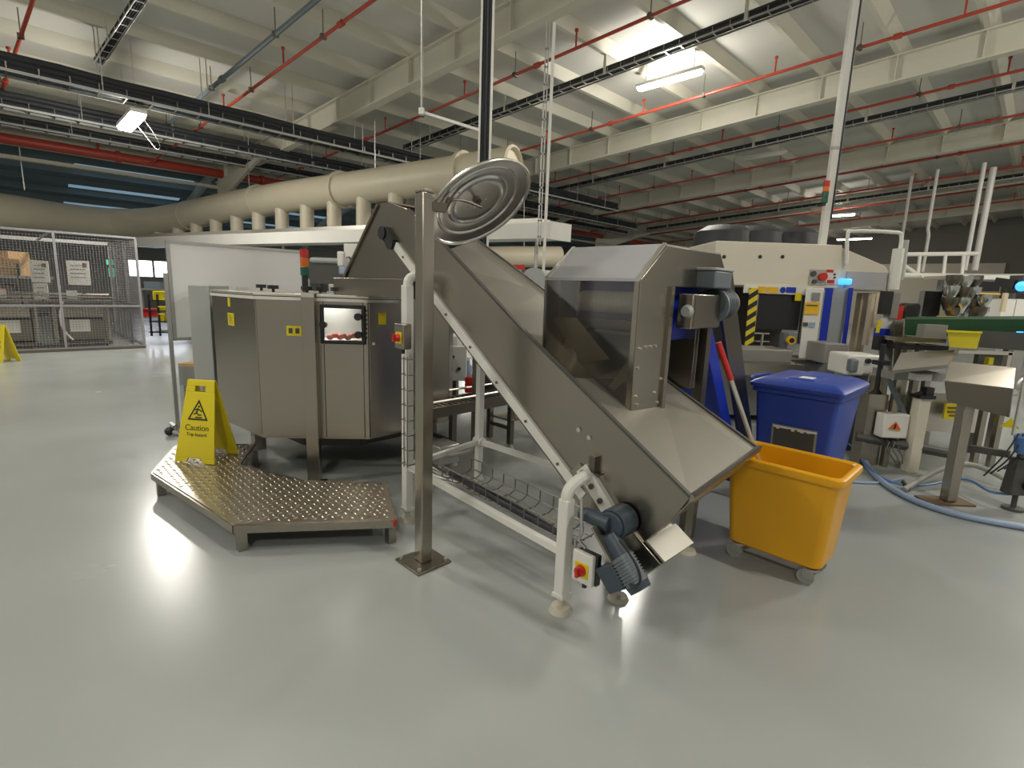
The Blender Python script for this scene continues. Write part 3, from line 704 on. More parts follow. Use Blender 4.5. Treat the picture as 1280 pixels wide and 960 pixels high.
for k in range(4): 
    u, z = -1.455 + .055 * k, .69 - .055 * k; st.part('bolt', G().cyl((u, V0 - .03, z), (u, V0 - .045, z), .014, n=6), 'steel_dark')
st.part('side_rail', G().bar((-2.80, V, .385), (-1.455, V, .31), .035), 'white')
st.part('cross_rail', G().bar((-2.92, 2.58, .39), (-2.05, 2.58, .40), .035), 'white')
st.part('cross_rail', G().bar((-2.80, V, .385), (-2.92, 2.58, .39), .032), 'white')
st.part('joint', G().cyl((-2.96, 2.58, .39), (-2.87, 2.58, .39), .035, n=12), 'white')
# ---- cable basket
bk = T('wire_basket', 'black wire cable basket running below the inclined conveyor', 'cable basket', (-2.1, 2.05, .3))
g = G()
UB = -2.50
for j, (dv_, dz) in enumerate(((0, .07), (0, 0), (.06, -.02), (.12, -.02), (.18, -.02), (.24, 0), (.24, .07))):
    g.cyl((UB, V + .05 + dv_, .388 + dz), (-1.46, V + .05 + dv_, .335 + dz), .004, n=6)
bk.part('long_wires', g, 'wire')
for k in range(11):
    u = -2.49 + k * .102; z = .40 - (u + 2.75) * .05
    bk.part('hoop', G().tube([(u, V + .05, z + .07), (u, V + .05, z), (u, V + .09, z - .02), (u, V + .25, z - .02), (u, V + .29, z), (u, V + .29, z + .07)], .004, 5), 'wire')
g = G().tube([(-2.5, V + .12, .39), (-2.2, V + .10, .375), (-1.9, V + .1, .35), (-1.47, V + .08, .33)], .016, 8, 1)  .tube([(-2.5, V + .16, .38), (-1.9, V + .15, .35), (-1.47, V + .1, .325)], .01, 8, 1)
bk.part('cables', g, 'cable')
bk2 = T('wire_basket', 'narrow upright wire cable basket on the left white stand leg', 'cable basket', (-2.74, V, .4))
g = G()
for dx in (.035, .075): g.cyl((-2.80 + dx, V - .05, .40), (-2.80 + dx, V - .05, 1.12), .004, n=5)
bk2.part('long_wires', g, 'wire')
for k in range(8): bk2.part('hoop', G().tube([(-2.785, V - .03, .42 + k * .098), (-2.78, V - .055, .42 + k * .098), (-2.71, V - .055, .42 + k * .098), (-2.71, V - .0, .42 + k * .098)], .004, 5), 'wire')
g = G()
for k in range(4): g.tube([(-2.70 + .012 * k, V + .02, 1.2), (-2.70 + .013 * k, V + .03, .8), (-2.69 + .014 * k, V + .04, .45), (-2.60 + .02 * k, V + .12, .38)], .006, 6, 2)
bk2.part('cables', g, 'wire')
# ---- isolator switches
def isolator(u, v, z, w, h, d, label, body, back):
    t = T('isolator_switch', label, 'switch', (u, v, z))
    if back: t.part('back_box', G().box(u - w / 2 + .01, v - d * .2, z - h / 2, u + w / 2 + .012, v + d, z + h / 2), back, bev=.006)
    b = t.part('body', G().box(u - w / 2, v - d, z - h / 2, u + w / 2, v + (0 if back else d), z + h / 2), body, bev=.006)
    pl_ = t.part('yellow_plate', G().box(u - w * .32, v - d - .004, z - h * .28, u + w * .32, v - d, z + h * .18), 'yellow', b)
    t.part('rotary_knob', G().cyl((u, v - d - .03, z - h * .05), (u, v - d - .004, z - h * .05), w * .20, w * .24, n=16).box(u - w * .06, v - d - .045, z - h * .2, u + w * .06, v - d - .03, z + h * .1), 'redb', b)
    t.part('cable_gland', G().cyl((u, v, z - h / 2 - .03), (u, v, z - h / 2), .012, n=10), 'black', b)
    return t
isolator(-2.735, 1.775, 1.25, .10, .155, .03, 'grey isolator switch with red knob on the left stand leg', 'steel', None)
isolator(-1.315, 1.84, .30, .115, .15, .028, 'cream isolator box with red knob low on the front stand leg', 'white', 'black')
solo('mounting_strap', 'grey cable loop hanging behind the low isolator box', 'cable', G().tube([(-1.40, 1.86, .40), (-1.385, 1.86, .22), (-1.36, 1.86, .185), (-1.32, 1.86, .19)], .008, 6, 2), 'galv', (-1.4, 1.86, .3))
# ---- drive motor at the low end
mt = T('gear_motor', 'slate blue gear motor at the foot of the inclined conveyor', 'motor', (-1.2, 1.9, .5))
mt.part('gearbox', G().cyl((-1.215, 1.88, .530), (-1.215, V0 - .012, .530), .072, n=28).cyl((-1.215, 1.865, .530), (-1.215, 1.88, .530), .06, n=28), 'slate', bev=.004)
dm = Vector((.70, 0, -.71))
c0 = Vector((-1.235, 1.87, .495))
b_ = mt.part('motor_body', G().cyl(c0 + dm * .02, c0 + dm * .12,   .048, n=20), 'slate')
mt.part('motor_body', G().cyl(c0 + dm * .12, c0 + dm * .25, .052, n=24), 'greyblue')
for k in range(9): mt.part('cooling_fin', G().cyl(c0 + dm * (.13 + k * .014), c0 + dm * (.136 + k * .014), .058, n=24), 'greyblue')
mt.part('fan_cover', G().cyl(c0 + dm * .245, c0 + dm * .28, .056, .05, n=24), 'slate')
mt.part('terminal_box', G().hexa([c0 + dm * .12 + Vector(p) for p in ((-.10, -.05, -.09), (-.02, -.05, -.03), (-.02, .05, -.03), (-.10, .05, -.09))], [c0 + dm * .24 + Vector(p) for p in ((-.10, -.05, -.09), (-.02, -.05, -.03), (-.02, .05, -.03), (-.10, .05, -.09))]), 'slate', bev=.006)
mt.part('input_shaft_housing', G().cyl((-1.36, 1.88, .53), (-1.22, 1.88, .53), .034, .042, n=18).cyl((-1.39, 1.88, .53), (-1.36, 1.88, .53), .028, n=12), 'slate')
mt.part('torque_arm', G().bar((-1.27, 1.83, .52), (-1.16, 1.83, .40), .012, .055, (0, 1, 0)), 'steel')
mt.part('flex', G().tube([(-1.36, 1.84, .62), (-1.34, 1.82, .52), (-1.33, 1.82, .47), (-1.36, 1.83, .42), (-1.32, 1.84, .39)], .008, 6, 2), 'galv')
mt.part('cable_loop', G().tube([(-1.12, 1.80, .52), (-1.04, 1.80, .46), (-1.00, 1.80, .39), (-1.02, 1.80, .35), (-1.06, 1.80, .34)], .006, 6, 2), 'black')

# ================================================================== POST WITH DISH MIRROR
pu, pv = -2.285, 1.615
pt = T('steel_post', 'square stainless steel post on a bolted base plate before the conveyor', 'post', (pu, pv, 0))
pt.part('base_plate', G().box(pu - .115, pv - .115, 0, pu + .115, pv + .115, .012), 'steel_dark', bev=.003)
pt.part('shaft', G().box(pu - .036, pv - .036, .012, pu + .036, pv + .036, 2.02), 'steel', bev=.005)
pt.part('top_cap', G().box(pu - .038, pv - .038, 2.02, pu + .038, pv + .038, 2.028), 'steel')
for du in (-.09, .09):
    for dv_ in (-.09, .09): pt.part('bolt', G().cyl((pu + du, pv + dv_, .012), (pu + du, pv + dv_, .026), .011, n=6), 'steel_light')
pt.part('arm', G().bar((pu + .02, pv + .03, 1.955), (pu + .05, pv + .095, 1.955), .04, .045), 'steel_dark')
dm_t = T('dish_mirror', 'round spun steel dish mirror held out from the top of the post', 'mirror', tuple(A(600, 252, 3.0)), 'w')
dc = A(599.8, 256.2, 3.0)
view = (Vector((0, 0, H)) - dc).normalized()
nrm = Vector((.504, -.396, -.767)).normalized()
k_ = .3135
prof = [(0.001, -.034), (.40 * k_, -.034), (.47 * k_, -.030), (.50 * k_, -.022), (.545 * k_, -.021), (.575 * k_, -.030), (.62 * k_, -.032), (.74 * k_, -.022), (.76 * k_, -.014), (.79 * k_, -.013), (.81 * k_, -.018), (.95 * k_, -.004), (.965 * k_, .004), (1.0 * k_, .005), (1.01 * k_, -.003), (1.0 * k_, -.010), (.8 * k_, -.028), (.6 * k_, -.042), (.3 * k_, -.044), (.001, -.044)]
dm_t.part('dish', G().lathe([(r, h) for r, h in prof], dc, nrm, 72), 'steel_pol')
dm_t.part('rim_bead', G().lathe([(k_ * 1.0 + .006 * math.cos(a * PI / 4), .002 + .006 * math.sin(a * PI / 4)) for a in range(9)], dc, nrm, 72), 'steel_light')
hub = dc - nrm * .034
e1 = nrm.cross(Vector((0, 0, 1))).normalized(); e2 = e1.cross(nrm)
for (a, b) in ((.05, .06), (-.055, .02), (.03, -.055), (-.02, -.05)): dm_t.part('rivet', G().cyl(hub + e1 * a + e2 * b, hub + e1 * a + e2 * b + nrm * .004, .006, n=8), 'steel_light')
armend = W(pu + .05, pv + .10, 1.965)
dm_t.part('hub_stud', G().cyl(hub, hub + nrm * .05, .008, n=10).cyl(hub, hub + nrm * .012, .022, n=12), 'steel_dark')
dm_t.part('bracket_rod', G().tube([armend, armend + Vector((.02, -.02, .03)), (armend + hub + nrm * .05) / 2 + Vector((0, -.02, .03)), hub + nrm * .05], .007, 8, 1), 'steel_dark')
dm_t.part('clamp', G().cyl(armend + Vector((-.01, 0, -.01)), armend + Vector((.02, -.02, .035)), .015, n=10), 'steel_dark')

# ================================================================== HOOD, ELEVATOR AND ITS DRIVE
hd = T('feed_hood', 'tall stainless feed hood with transparent front and sloping clear top', 'hood', (-1.75, 2.6, .8))
UL, UR = -2.055, -1.427; VF = 2.30
sidep = [(VF, .83), (2.62, .86), (2.62, 1.60), (3.26, 1.60), (3.26, 1.71), (3.17, 1.808), (2.53, 1.808), (VF, 1.625)]
for u, nm in ((UR, 'right_side_panel'), (UL, 'left_side_panel')):
    hd.part(nm, G().vz(sidep if u == UR else [(VF, 1.20), (2.62, 1.0), (2.62, 1.60), (3.26, 1.60), (3.26, 1.71), (3.17, 1.808), (2.53, 1.808), (VF, 1.625)], u - .006, u + .006), 'steel', bev=.003)
hd.part('front_corner_fold', G().box(UR - .028, VF - .004, .83, UR, VF + .006, 1.62), 'steel')
hd.part('corner_post', G().box(UR + .0, 2.585, .86, UR + .022, 2.62, 1.60), 'steel')
hd.part('front_pane', G().box(UL + .008, VF, .83, UR - .028, VF + .006, 1.62), 'acrylic')
fl = hd.part('sloping_pane', G().slab([(UL, VF, 1.625), (UR, VF, 1.625), (UR, 2.53, 1.812), (UL, 2.53, 1.812)], (0, -.003, .005)), 'glare')
hd.part('fold_strip', G().bar((UL, VF - .004, 1.622), (UR, VF - .004, 1.622), .012, .014), 'glare')
hd.part('pane_edge_strip', G().bar((UR - .012, VF, 1.634), (UR - .012, 2.53, 1.820), .024, .006), 'steel_light')
hd.part('pane_edge_strip', G().bar((UL + .012, VF, 1.634), (UL + .012, 2.53, 1.820), .024, .006), 'steel_light')
hd.part('top_panel', G().box(UL, 2.53, 1.805, UR, 3.17, 1.815), 'steel_light')
hd.part('back_slope', G().slab([(UL, 3.17, 1.81), (UR, 3.17, 1.81), (UR, 3.26, 1.71), (UL, 3.26, 1.71)], (0, .005, .004)), 'steel')
hd.part('back_panel', G().box(UL, 2.95, 1.0, UR, 2.96, 1.50), 'steel')
for (v, z) in ((VF + .04, 1.65), (VF + .17, 1.758)): hd.part('screw', G().cyl((UR - .012, v, z), (UR - .012, v - .004, z + .008), .006, n=8), 'black')
for (v, z) in ((VF + .04, 1.28), (VF + .09, 1.285), (VF + .14, 1.285), (VF + .19, 1.285), (VF + .03, 1.18), (VF + .035, 1.03), (VF + .05, .985), (2.56, .97), (2.52, 1.03), (2.58, 1.1), (2.59, .9)):
    hd.part('screw', G().cyl((UR + .006, v, z), (UR + .013, v, z), .007, n=8), 'steel_light')
# internals
hd.part('inner_left_chute', G().slab([(-2.048, 2.36, 1.395), (-1.863, 2.36, 1.41), (-1.616, 2.36, 1.20), (-1.80, 2.36, 1.16)], (0, .006, 0)), 'belt')
hd.part('inner_back_chute', G().slab([(UL + .02, 2.60, 1.36), (UR - .02, 2.60, 1.36), (UR - .02, 2.45, .96), (UL + .15, 2.45, .96)], (0, .006, 0)), 'matte_steel')
hd.part('inner_curved_deflector', G().slab([(-1.455, 2.38, 1.36), (-1.50, 2.37, 1.22), (-1.60, 2.36, 1.06), (-1.75, 2.34, .985), (-1.60, 2.35, 1.01), (-1.455, 2.36, 1.14)], (0, .006, 0)), 'belt')
# elevator: steep belt conveyor rising into the hood from behind the bins
el = T('elevator_conveyor', 'steep blue sided elevator conveyor discharging into the feed hood', 'conveyor', (-1.75, 3.8, 0))
EL, ER = -1.98, -1.50
e0, e1_ = (3.20, 1.50), (4.30, .20)
el.part('steel_side_rail', G().hexa([(ER, 3.24, 1.73), (ER + .02, 3.24, 1.73), (ER + .02, 3.50, 1.73), (ER, 3.50, 1.73)], [(ER, 4.18, .12), (ER + .02, 4.18, .12), (ER + .02, 4.42, .12), (ER, 4.42, .12)]), 'steel_dark')
el.part('steel_side_rail', G().hexa([(EL - .02, 3.24, 1.73), (EL, 3.24, 1.73), (EL, 3.50, 1.73), (EL - .02, 3.50, 1.73)], [(EL - .02, 4.18, .12), (EL, 4.18, .12), (EL, 4.42, .12), (EL - .02, 4.42, .12)]), 'steel_dark')
el.part('blue_belt', G().hexa([(EL, 3.08, 1.52), (ER, 3.08, 1.52), (ER, 3.22, 1.52), (EL, 3.22, 1.52)], [(EL, 4.02, .12), (ER, 4.02, .12), (ER, 4.16, .12), (EL, 4.16, .12)]), 'blueb')
el.part('blue_head_plate', G().box(UR - .07, 2.64, 1.30, UR - .06, 3.16, 1.60), 'blueb')
el.part('blue_head_back', G().box(UL + .02, 2.60, 1.37, UR - .05, 2.61, 1.635), 'blueb')
el.part('head_roller', G().cyl((UL + .13, 2.50, 1.505), (UR - .03, 2.50, 1.505), .06, n=28), 'white')
g = G()
for k in range(16): g.cyl((UL + .15 + k * .028, 2.50, 1.505), (UL + .155 + k * .028, 2.50, 1.505), .062, n=20)
el.part('roller_ribs', g, 'white', kind='stuff')
el.part('scraper_bar', G().box(UL + .12, 2.40, 1.335, UR - .03, 2.50, 1.35).box(UL + .12, 2.46, 1.36, UR - .03, 2.52, 1.41), 'steel_dark')
el.part('support_post', G().box(-1.46, 3.05, 0, -1.40, 3.11, 1.40), 'steel_dark')
el.part('support_post', G().box(-2.0, 3.05, 0, -1.94, 3.11, 1.40), 'steel_dark')
el.part('cross_brace', G().bar((-1.45, 3.06, 1.02), (-1.96, 3.06, 1.04), .04, .035).bar((-2.0, 3.08, 1.15), (-1.42, 3.08, 1.15), .03), 'steel')
el.part('back_sheet', G().box(-1.97, 3.0, 1.00, -1.43, 3.006, 1.36), 'matte_steel')
class GD(G):      # drive geometry is drawn from the gearbox face and stands 9 cm further along the shaft
    def box(s, x0, y0, z0, x1, y1, z1): return G.box(s, x0, y0 + .09, z0, x1, y1 + .09, z1)
    def cyl(s, p, q, *a, **k): return G.cyl(s, (p[0], p[1] + .09, p[2]), (q[0], q[1] + .09, q[2]), *a, **k)
dr = T('gear_motor', 'grey gear motor with steel box on the side of the feed hood', 'motor', (-1.35, 2.9, 1.5))
dr.part('gearbox', GD().box(-1.42, 2.60, 1.375, -1.33, 2.95, 1.565), 'steel', bev=.006)
dr.part('box_cover', GD().box(-1.33, 2.62, 1.385, -1.325, 2.94, 1.555), 'steel')
dr.part('shaft_cap', GD().cyl((-1.36, 2.60, 1.47), (-1.36, 2.575, 1.47), .038, .026, n=18), 'lightgrey')
dr.part('motor_body', GD().cyl((-1.38, 2.93, 1.515), (-1.38, 3.10, 1.515), .085, n=24), 'greyblue')
for k in range(8): dr.part('cooling_fin', GD().cyl((-1.38, 2.95 + k * .019, 1.515), (-1.38, 2.957 + k * .019, 1.515), .095, n=24), 'greyblue')
dr.part('flange', GD().cyl((-1.38, 2.93, 1.50), (-1.38, 2.95, 1.50), .105, n=24), 'greyblue')
dr.part('terminal_box', GD().box(-1.46, 2.80, 1.60, -1.31, 3.02, 1.70), 'greyblue', bev=.01)
dr.part('terminal_lid', GD().box(-1.465, 2.79, 1.70, -1.305, 3.03, 1.715), 'lightgrey', bev=.004)
dr.part('fan_cover', GD().cyl((-1.38, 3.10, 1.515), (-1.38, 3.15, 1.515), .09, .08, n=24), 'rust', label='brownish red fan cover')

# ================================================================== YELLOW TUB ON CASTORS
tb = T('wheeled_tub', 'open amber yellow plastic tub on castors', 'tub', (-.9, 3.2, 0))
X0, X1, Y0_, Y1_ = -1.20, -.575, 2.965, 3.40
def tubshell():
    def loop(i, z, r=.05, n=5):
        out = []
        for cx, cy, a0 in ((X1 - i - r, Y1_ - i - r, 0), (X0 + i + r, Y1_ - i - r, 90), (X0 + i + r, Y0_ + i + r, 180), (X1 - i - r, Y0_ + i + r, 270)):
            for k in range(n + 1):
                t_ = R(a0 + 90 * k / n); out.append((cx + r * math.cos(t_), cy + r * math.sin(t_), z))
        return out
    rings = [loop(.075, .105), loop(.06, .12), loop(.025, .60), loop(.022, .61), loop(0, .612), loop(-.004, .625), loop(-.002, .65), loop(.008, .658), loop(.022, .658), loop(.032, .648), loop(.036, .61), loop(.07, .14)]
    n = len(rings[0]); g = G(); vs = [p for r_ in rings for p in r_]; fs = []
    for j in range(len(rings) - 1):
        for i in range(n): fs.append((j * n + i, j * n + (i + 1) % n, (j + 1) * n + (i + 1) % n, (j + 1) * n + i))
    fs += [tuple(range(n))[::-1], tuple(range(len(vs) - n, len(vs)))]
    return g.add(vs, fs)
tb.part('shell', tubshell(), 'tub')
for (u, v) in ((X0 + .12, Y0_ + .10), (X1 - .11, Y0_ + .10), (X1 - .11, Y1_ - .10), (X0 + .12, Y1_ - .10)):
    c = tb.part('castor', G().cyl((u - .02, v - .012, .045), (u - .02, v + .012, .045), .045, n=18), 'rubber', label='grey castor wheel')
    tb.part('fork', G().box(u - .035, v - .022, .04, u + .02, v - .016, .10).box(u - .035, v + .016, .04, u + .02, v + .022, .10).cyl((u, v, .095), (u, v, .106), .04, n=14), 'galv', c)
hp0, hp1 = Vector((-.93, 3.24, .25)), Vector((-1.315, 3.02, 1.29))
mp = T('mop_handle', 'silver handle with red grip leaning from the tub against the motor', 'handle', tuple(hp0))
dd = (hp1 - hp0)
mp.part('shaft', G().cyl(hp0, hp0 + dd * .80, .013, n=12), 'steel_light'); mp.part('grip', G().cyl(hp0 + dd * .79, hp1, .017, n=12), 'redb', label='red grip')
mp.part('blade', G().bar(hp0 - Vector((.09, 0, .09)), hp0 + Vector((.09, 0, -.09)), .05, .02), 'redb')
# ================================================================== BLUE WHEELIE BIN
bc = W(-1.125, 4.21, 0)
wb_ = T('wheeled_bin', 'blue wheeled bin with closed lid and grey label plate', 'bin', (0, 0, 0), 'w'); wb_.o.location = (bc.x, bc.y, 0); wb_.o.rotation_euler = (0, 0, -PI / 4)
def ring(x0, x1, y0, y1, z, r=.03, n=4):
    out = []
    for cx, cy, a0 in ((x1 - r, y1 - r, 0), (x0 + r, y1 - r, 90), (x0 + r, y0 + r, 180), (x1 - r, y0 + r, 270)):
        for k in range(n + 1):
            t_ = R(a0 + 90 * k / n); out.append((cx + r * math.cos(t_), cy + r * math.sin(t_), z))
    return out
def stack(rings):
    n = len(rings[0]); g = G(); vs = [p for r_ in rings for p in r_]; fs = [tuple(range(n))[::-1], tuple(range(len(vs) - n, len(vs)))]
    for j in range(len(rings) - 1):
        for i in range(n): fs.append((j * n + i, j * n + (i + 1) % n, (j + 1) * n + (i + 1) % n, (j + 1) * n + i))
    return g.add(vs, fs)
wb_.part('body', stack([ring(-.21, .21, -.22, .24, .06), ring(-.27, .27, -.29, .34, .90), ring(-.27, .27, -.29, .34, .92)]), 'blue')
wb_.part('rim', stack([ring(-.28, .28, -.30, .36, .885), ring(-.29, .29, -.315, .37, .895), ring(-.29, .29, -.315, .37, .925), ring(-.28, .28, -.30, .36, .93)]), 'blue')
ld_ = wb_.part('lid', stack([ring(-.30, .30, -.335, .40, .93), ring(-.305, .305, -.34, .40, .955), ring(-.29, .29, -.32, .39, .97), ring(-.24, .24, -.27, .34, .995), ring(-.22, .22, -.25, .32, 1.0)]), 'blue')
wb_.part('lid_ridge', stack([ring(-.10, .10, -.24, .30, .998, .02), ring(-.08, .08, -.22, .28, 1.012, .02)]), 'blue', ld_)
wb_.part('lid_handle', G().tube([(-.29, -.20, .955), (-.36, -.20, .965), (-.36, .15, .965), (-.29, .15, .955)], .012, 8, 1), 'blue', ld_)
wb_.part('push_handle', G().cyl((-.26, .42, .96), (.26, .42, .96), .015, n=10), 'blue')
for x in (-.25, .25): wb_.part('wheel', G().cyl((x - .03, .27, .10), (x + .03, .27, .10), .10, n=24), 'black')
g = G(); 
def fy(z): return -.22 - .07 * (z - .06) / .84 - .004
wb_.part('label_plate', G().hexa([(-.13, fy(.38), .38), (.165, fy(.38), .38), (.165, fy(.38) - .004, .38), (-.13, fy(.38) - .004, .38)], [(-.13, fy(.67), .67), (.165, fy(.67), .67), (.165, fy(.67) - .004, .67), (-.13, fy(.67) - .004, .67)]), 'midgrey')
wb_.part('label_face', G().hexa([(-.115, fy(.39) - .004, .39), (.15, fy(.39) - .004, .39), (.15, fy(.39) - .006, .39), (-.115, fy(.39) - .006, .39)], [(-.115, fy(.65) - .004, .65), (.15, fy(.65) - .004, .65), (.15, fy(.65) - .006, .65), (-.115, fy(.65) - .006, .65)]), 'darkgrey')
g = G(); x = -.12
while x < .145:
    h = random.uniform(.006, .022); g.box(x, fy(.65) - .008, .66 - h, x + .022, fy(.65) - .004, .662); x += .02
wb_.part('torn_paper_edge', g, 'paper')
wb_.part('lid_sticker', G().box(-.02, -.20, 1.012, .07, -.10, 1.014), 'paper', ld_)

# ================================================================== WHITEBOARD, TRAYS, BOX AT LEFT
ub = -5.9
wbd = T('whiteboard', 'large mobile whiteboard behind the drum', 'board', (ub, 1.85, 0))
wbd.part('panel', G().box(ub - .012, 1.25, .98, ub + .012, 2.52, 1.88), 'whitebright')
g = G().box(ub - .018, 1.22, 1.875, ub + .018, 2.55, 1.905).box(ub - .018, 1.22, .955, ub + .018, 2.55, .985).box(ub - .018, 1.22, .955, ub + .018, 1.25, 1.905).box(ub - .018, 2.52, .955, ub + .018, 2.55, 1.905)
wbd.part('frame', g, 'galv')
for v in (1.20, 2.57):
    wbd.part('leg', G().box(ub - .018, v - .016, .07, ub + .018, v + .016, 1.6), 'galv'); wbd.part('base_bar', G().box(ub - .3, v - .016, .05, ub + .3, v + .016, .08), 'galv')
    for du in (-.28, .28): wbd.part('castor', G().cyl((ub + du, v - .012, .025), (ub + du, v + .012, .025), .025, n=12), 'black')
p = A(226, 400, 5.6)
ts = T('letter_tray_rack', 'stack of pale grey trays hanging left of the drum cabinet', 'tray rack', (p.x, p.y, 1.0), 'w')
ts.part('back', G().box(p.x - .10, p.y + .2, .90, p.x + .13, p.y + .21, 1.52), 'lightgrey')
for k in range(9): ts.part('tray', G().box(p.x - .10, p.y, .92 + k * .065, p.x + .13, p.y + .2, .93 + k * .065).box(p.x - .10, p.y, .92 + k * .065, p.x + .13, p.y + .01, .955 + k * .065), 'lightgrey' if k < 5 else 'white')
p = A(236, 475, 5.3)
cb = T('bench_box', 'small grey box with a wooden top left of the yellow sign', 'box', (p.x, p.y, .5), 'w')
cb.part('body', G().box(p.x - .10, p.y, .46, p.x + .15, p.y + .3, .66), 'midgrey'); cb.part('wooden_top', G().box(p.x - .10, p.y, .66, p.x + .15, p.y + .3, .69), 'cardboard'); cb.part('leg', G().box(p.x - .1, p.y, 0, p.x - .06, p.y + .05, .46), 'galv'); cb.part('leg', G().box(p.x + .1, p.y, 0, p.x + .14, p.y + .05, .46), 'galv')
p = A(213, 551, 5.0); p.z = 0
ca = T('floor_valve', 'small black valve on the floor left of the yellow sign', 'valve', tuple(p), 'w')
ca.part('body', G().ball((p.x, p.y, .05), .045), 'black'); ca.part('pipe', G().cyl((p.x, p.y, .05), (p.x + .2, p.y - .02, .03), .018, n=8), 'galv'); ca.part('lever', G().bar((p.x, p.y, .06), (p.x + .08, p.y, .12), .015), 'steel_dark')

# ================================================================== WIRE CAGE AND WHAT IS IN IT
cg = T('wire_cage', 'tall wire mesh cage enclosure at the far left', 'cage', (-14, 0, 0))
ZC = 2.38; CU, CV = -14.0, 2.34
for v in (CV, 1.0, -.4, -1.8, -3.2): cg.part('post', G().box(CU - .022, v - .022, 0, CU + .022, v + .022, ZC), 'cagegrey')
for u in (-15.4, -16.8): cg.part('post', G().box(u - .022, CV - .022, 0, u + .022, CV + .022, ZC), 'cagegrey')
for v in (CV, -.4, -3.2): cg.part('post', G().box(-17.6, v - .03, 0, -17.54, v + .03, ZC), 'galv')
for z in (.06, .93, ZC): cg.part('rail', G().box(CU - .02, -3.2, z - .02, CU + .02, CV, z + .02), 'cagegrey'); cg.part('rail', G().box(-17.6, CV - .02, z - .02, CU, CV + .02, z + .02), 'cagegrey')
cg.part('rail', G().box(-17.6, -3.2, ZC - .04, -17.5, CV, ZC + .04), 'galv')
for k in range(5): cg.part('roof_rail', G().box(-17.6, CV - 1.38 * k - .02, ZC - .02, CU, CV - 1.38 * k + .02, ZC + .02), 'galv')
cg.part('plinth', G().box(CU - .05, -3.2, 0, CU + .05, CV, .05), 'steel_dark')
g = G(); z = .1
while z < ZC: g.box(CU - .002, -3.2, z - .002, CU + .002, CV, z + .002); g.box(-17.5, CV - .002, z - .002, CU, CV + .002, z + .002); z += .05
v = -3.2
while v < CV: g.box(CU - .002, v - .002, .05, CU + .002, v + .002, ZC); v += .05
u = -17.5
while u < CU: g.box(u - .002, CV - .002, .05, u + .002, CV + .002, ZC); u += .05
cg.part('wire_mesh', g, 'cagegrey', kind='stuff')
def caged(u, v, label, w=.8):
    t = T('checkweigher', label, 'machine', (u, v, 0))
    t.part('frame', G().box(u - .35, v - w / 2, .08, u + .35, v + w / 2, .14).box(u + .3, v - w / 2, .1, u + .35, v - w / 2 + .06, .95).box(u + .3, v + w / 2 - .06, .1, u + .35, v + w / 2, .95).box(u - .35, v - w / 2, .1, u - .3, v - w / 2 + .06, .95).box(u - .35, v + w / 2 - .06, .1, u - .3, v + w / 2, .95), 'steel')
    t.part('cabinet', G().box(u - .25, v - w / 2 + .1, .2, u + .3, v + w / 2 - .1, .62), 'steel_dark', bev=.01)
    t.part('hopper_tray', G().xy([(u - .3, v - w / 2), (u + .38, v - w / 2), (u + .38, v + w / 2), (u - .3, v + w / 2)], .86, .90).box(u + .1, v - w / 2 + .12, .68, u + .42, v + w / 2 - .12, .86), 'steel')
    t.part('belt', G().box(u - .35, v - w / 2 - .1, 1.0, u + .38, v + w / 2 + .1, 1.03), 'steel')
    t.part('guide_rail', G().cyl((u + .40, v - w / 2 - .1, 1.1), (u + .40, v + w / 2 + .1, 1.1), .018, n=8).cyl((u - .3, v - w / 2 - .1, 1.14), (u - .3, v + w / 2 + .1, 1.14), .018, n=8), 'steel')
    t.part('display', G().box(u + .1, v - .2, 1.05, u + .16, v - .02, 1.22), 'lightgrey'); t.part('gap_shade', G().box(u + .31, v - w / 2 + .12, .62, u + .33, v + w / 2 - .12, .70), 'black')  # black strip stands in for the shade in the gap under the tray
    t.part('drive_unit', G().box(u + .32, v + .18, .64, u + .4, v + .34, .84), 'black'); t.part('hose', G().tube([(u + .42, v - .3, 1.0), (u + .46, v - .38, .7), (u + .4, v - .34, .4), (u + .42, v - .2, .2)], .02, 6, 2), 'paper')
    t.part('notice', G().box(u + .305, v - .22, .36, u + .31, v + .12, .62), 'paper')
    for (a, b) in ((.3, -w / 2 + .1), (.3, w / 2 - .1)): t.part('castor', G().cyl((u + a, v + b - .02, .05), (u + a, v + b + .02, .05), .05, n=12), 'black')
    return t
caged(-14.75, 1.35, 'steel weighing machine in the cage, right of the pair', .95)
caged(-14.85, .25, 'steel weighing machine in the cage, left of the pair', .8)
t = T('covered_machine', 'machine under a black sheet inside the cage', 'machine', (-14.8, -.65, 0))
t.part('sheet', stack([ring(-15.2, -14.4, -1.1, -.15, .08, .1), ring(-15.1, -14.5, -1.0, -.25, .8, .1), ring(-15.05, -14.6, -.9, -.3, 1.1, .1), ring(-14.9, -14.7, -.7, -.4, 1.2, .05)]), 'darkgrey')
t.part('folds', G().bar((-14.38, -.2, .1), (-14.5, -.5, 1.0), .03).bar((-14.38, -.5, .1), (-14.5, -.7, 1.0), .02), 'midgrey')
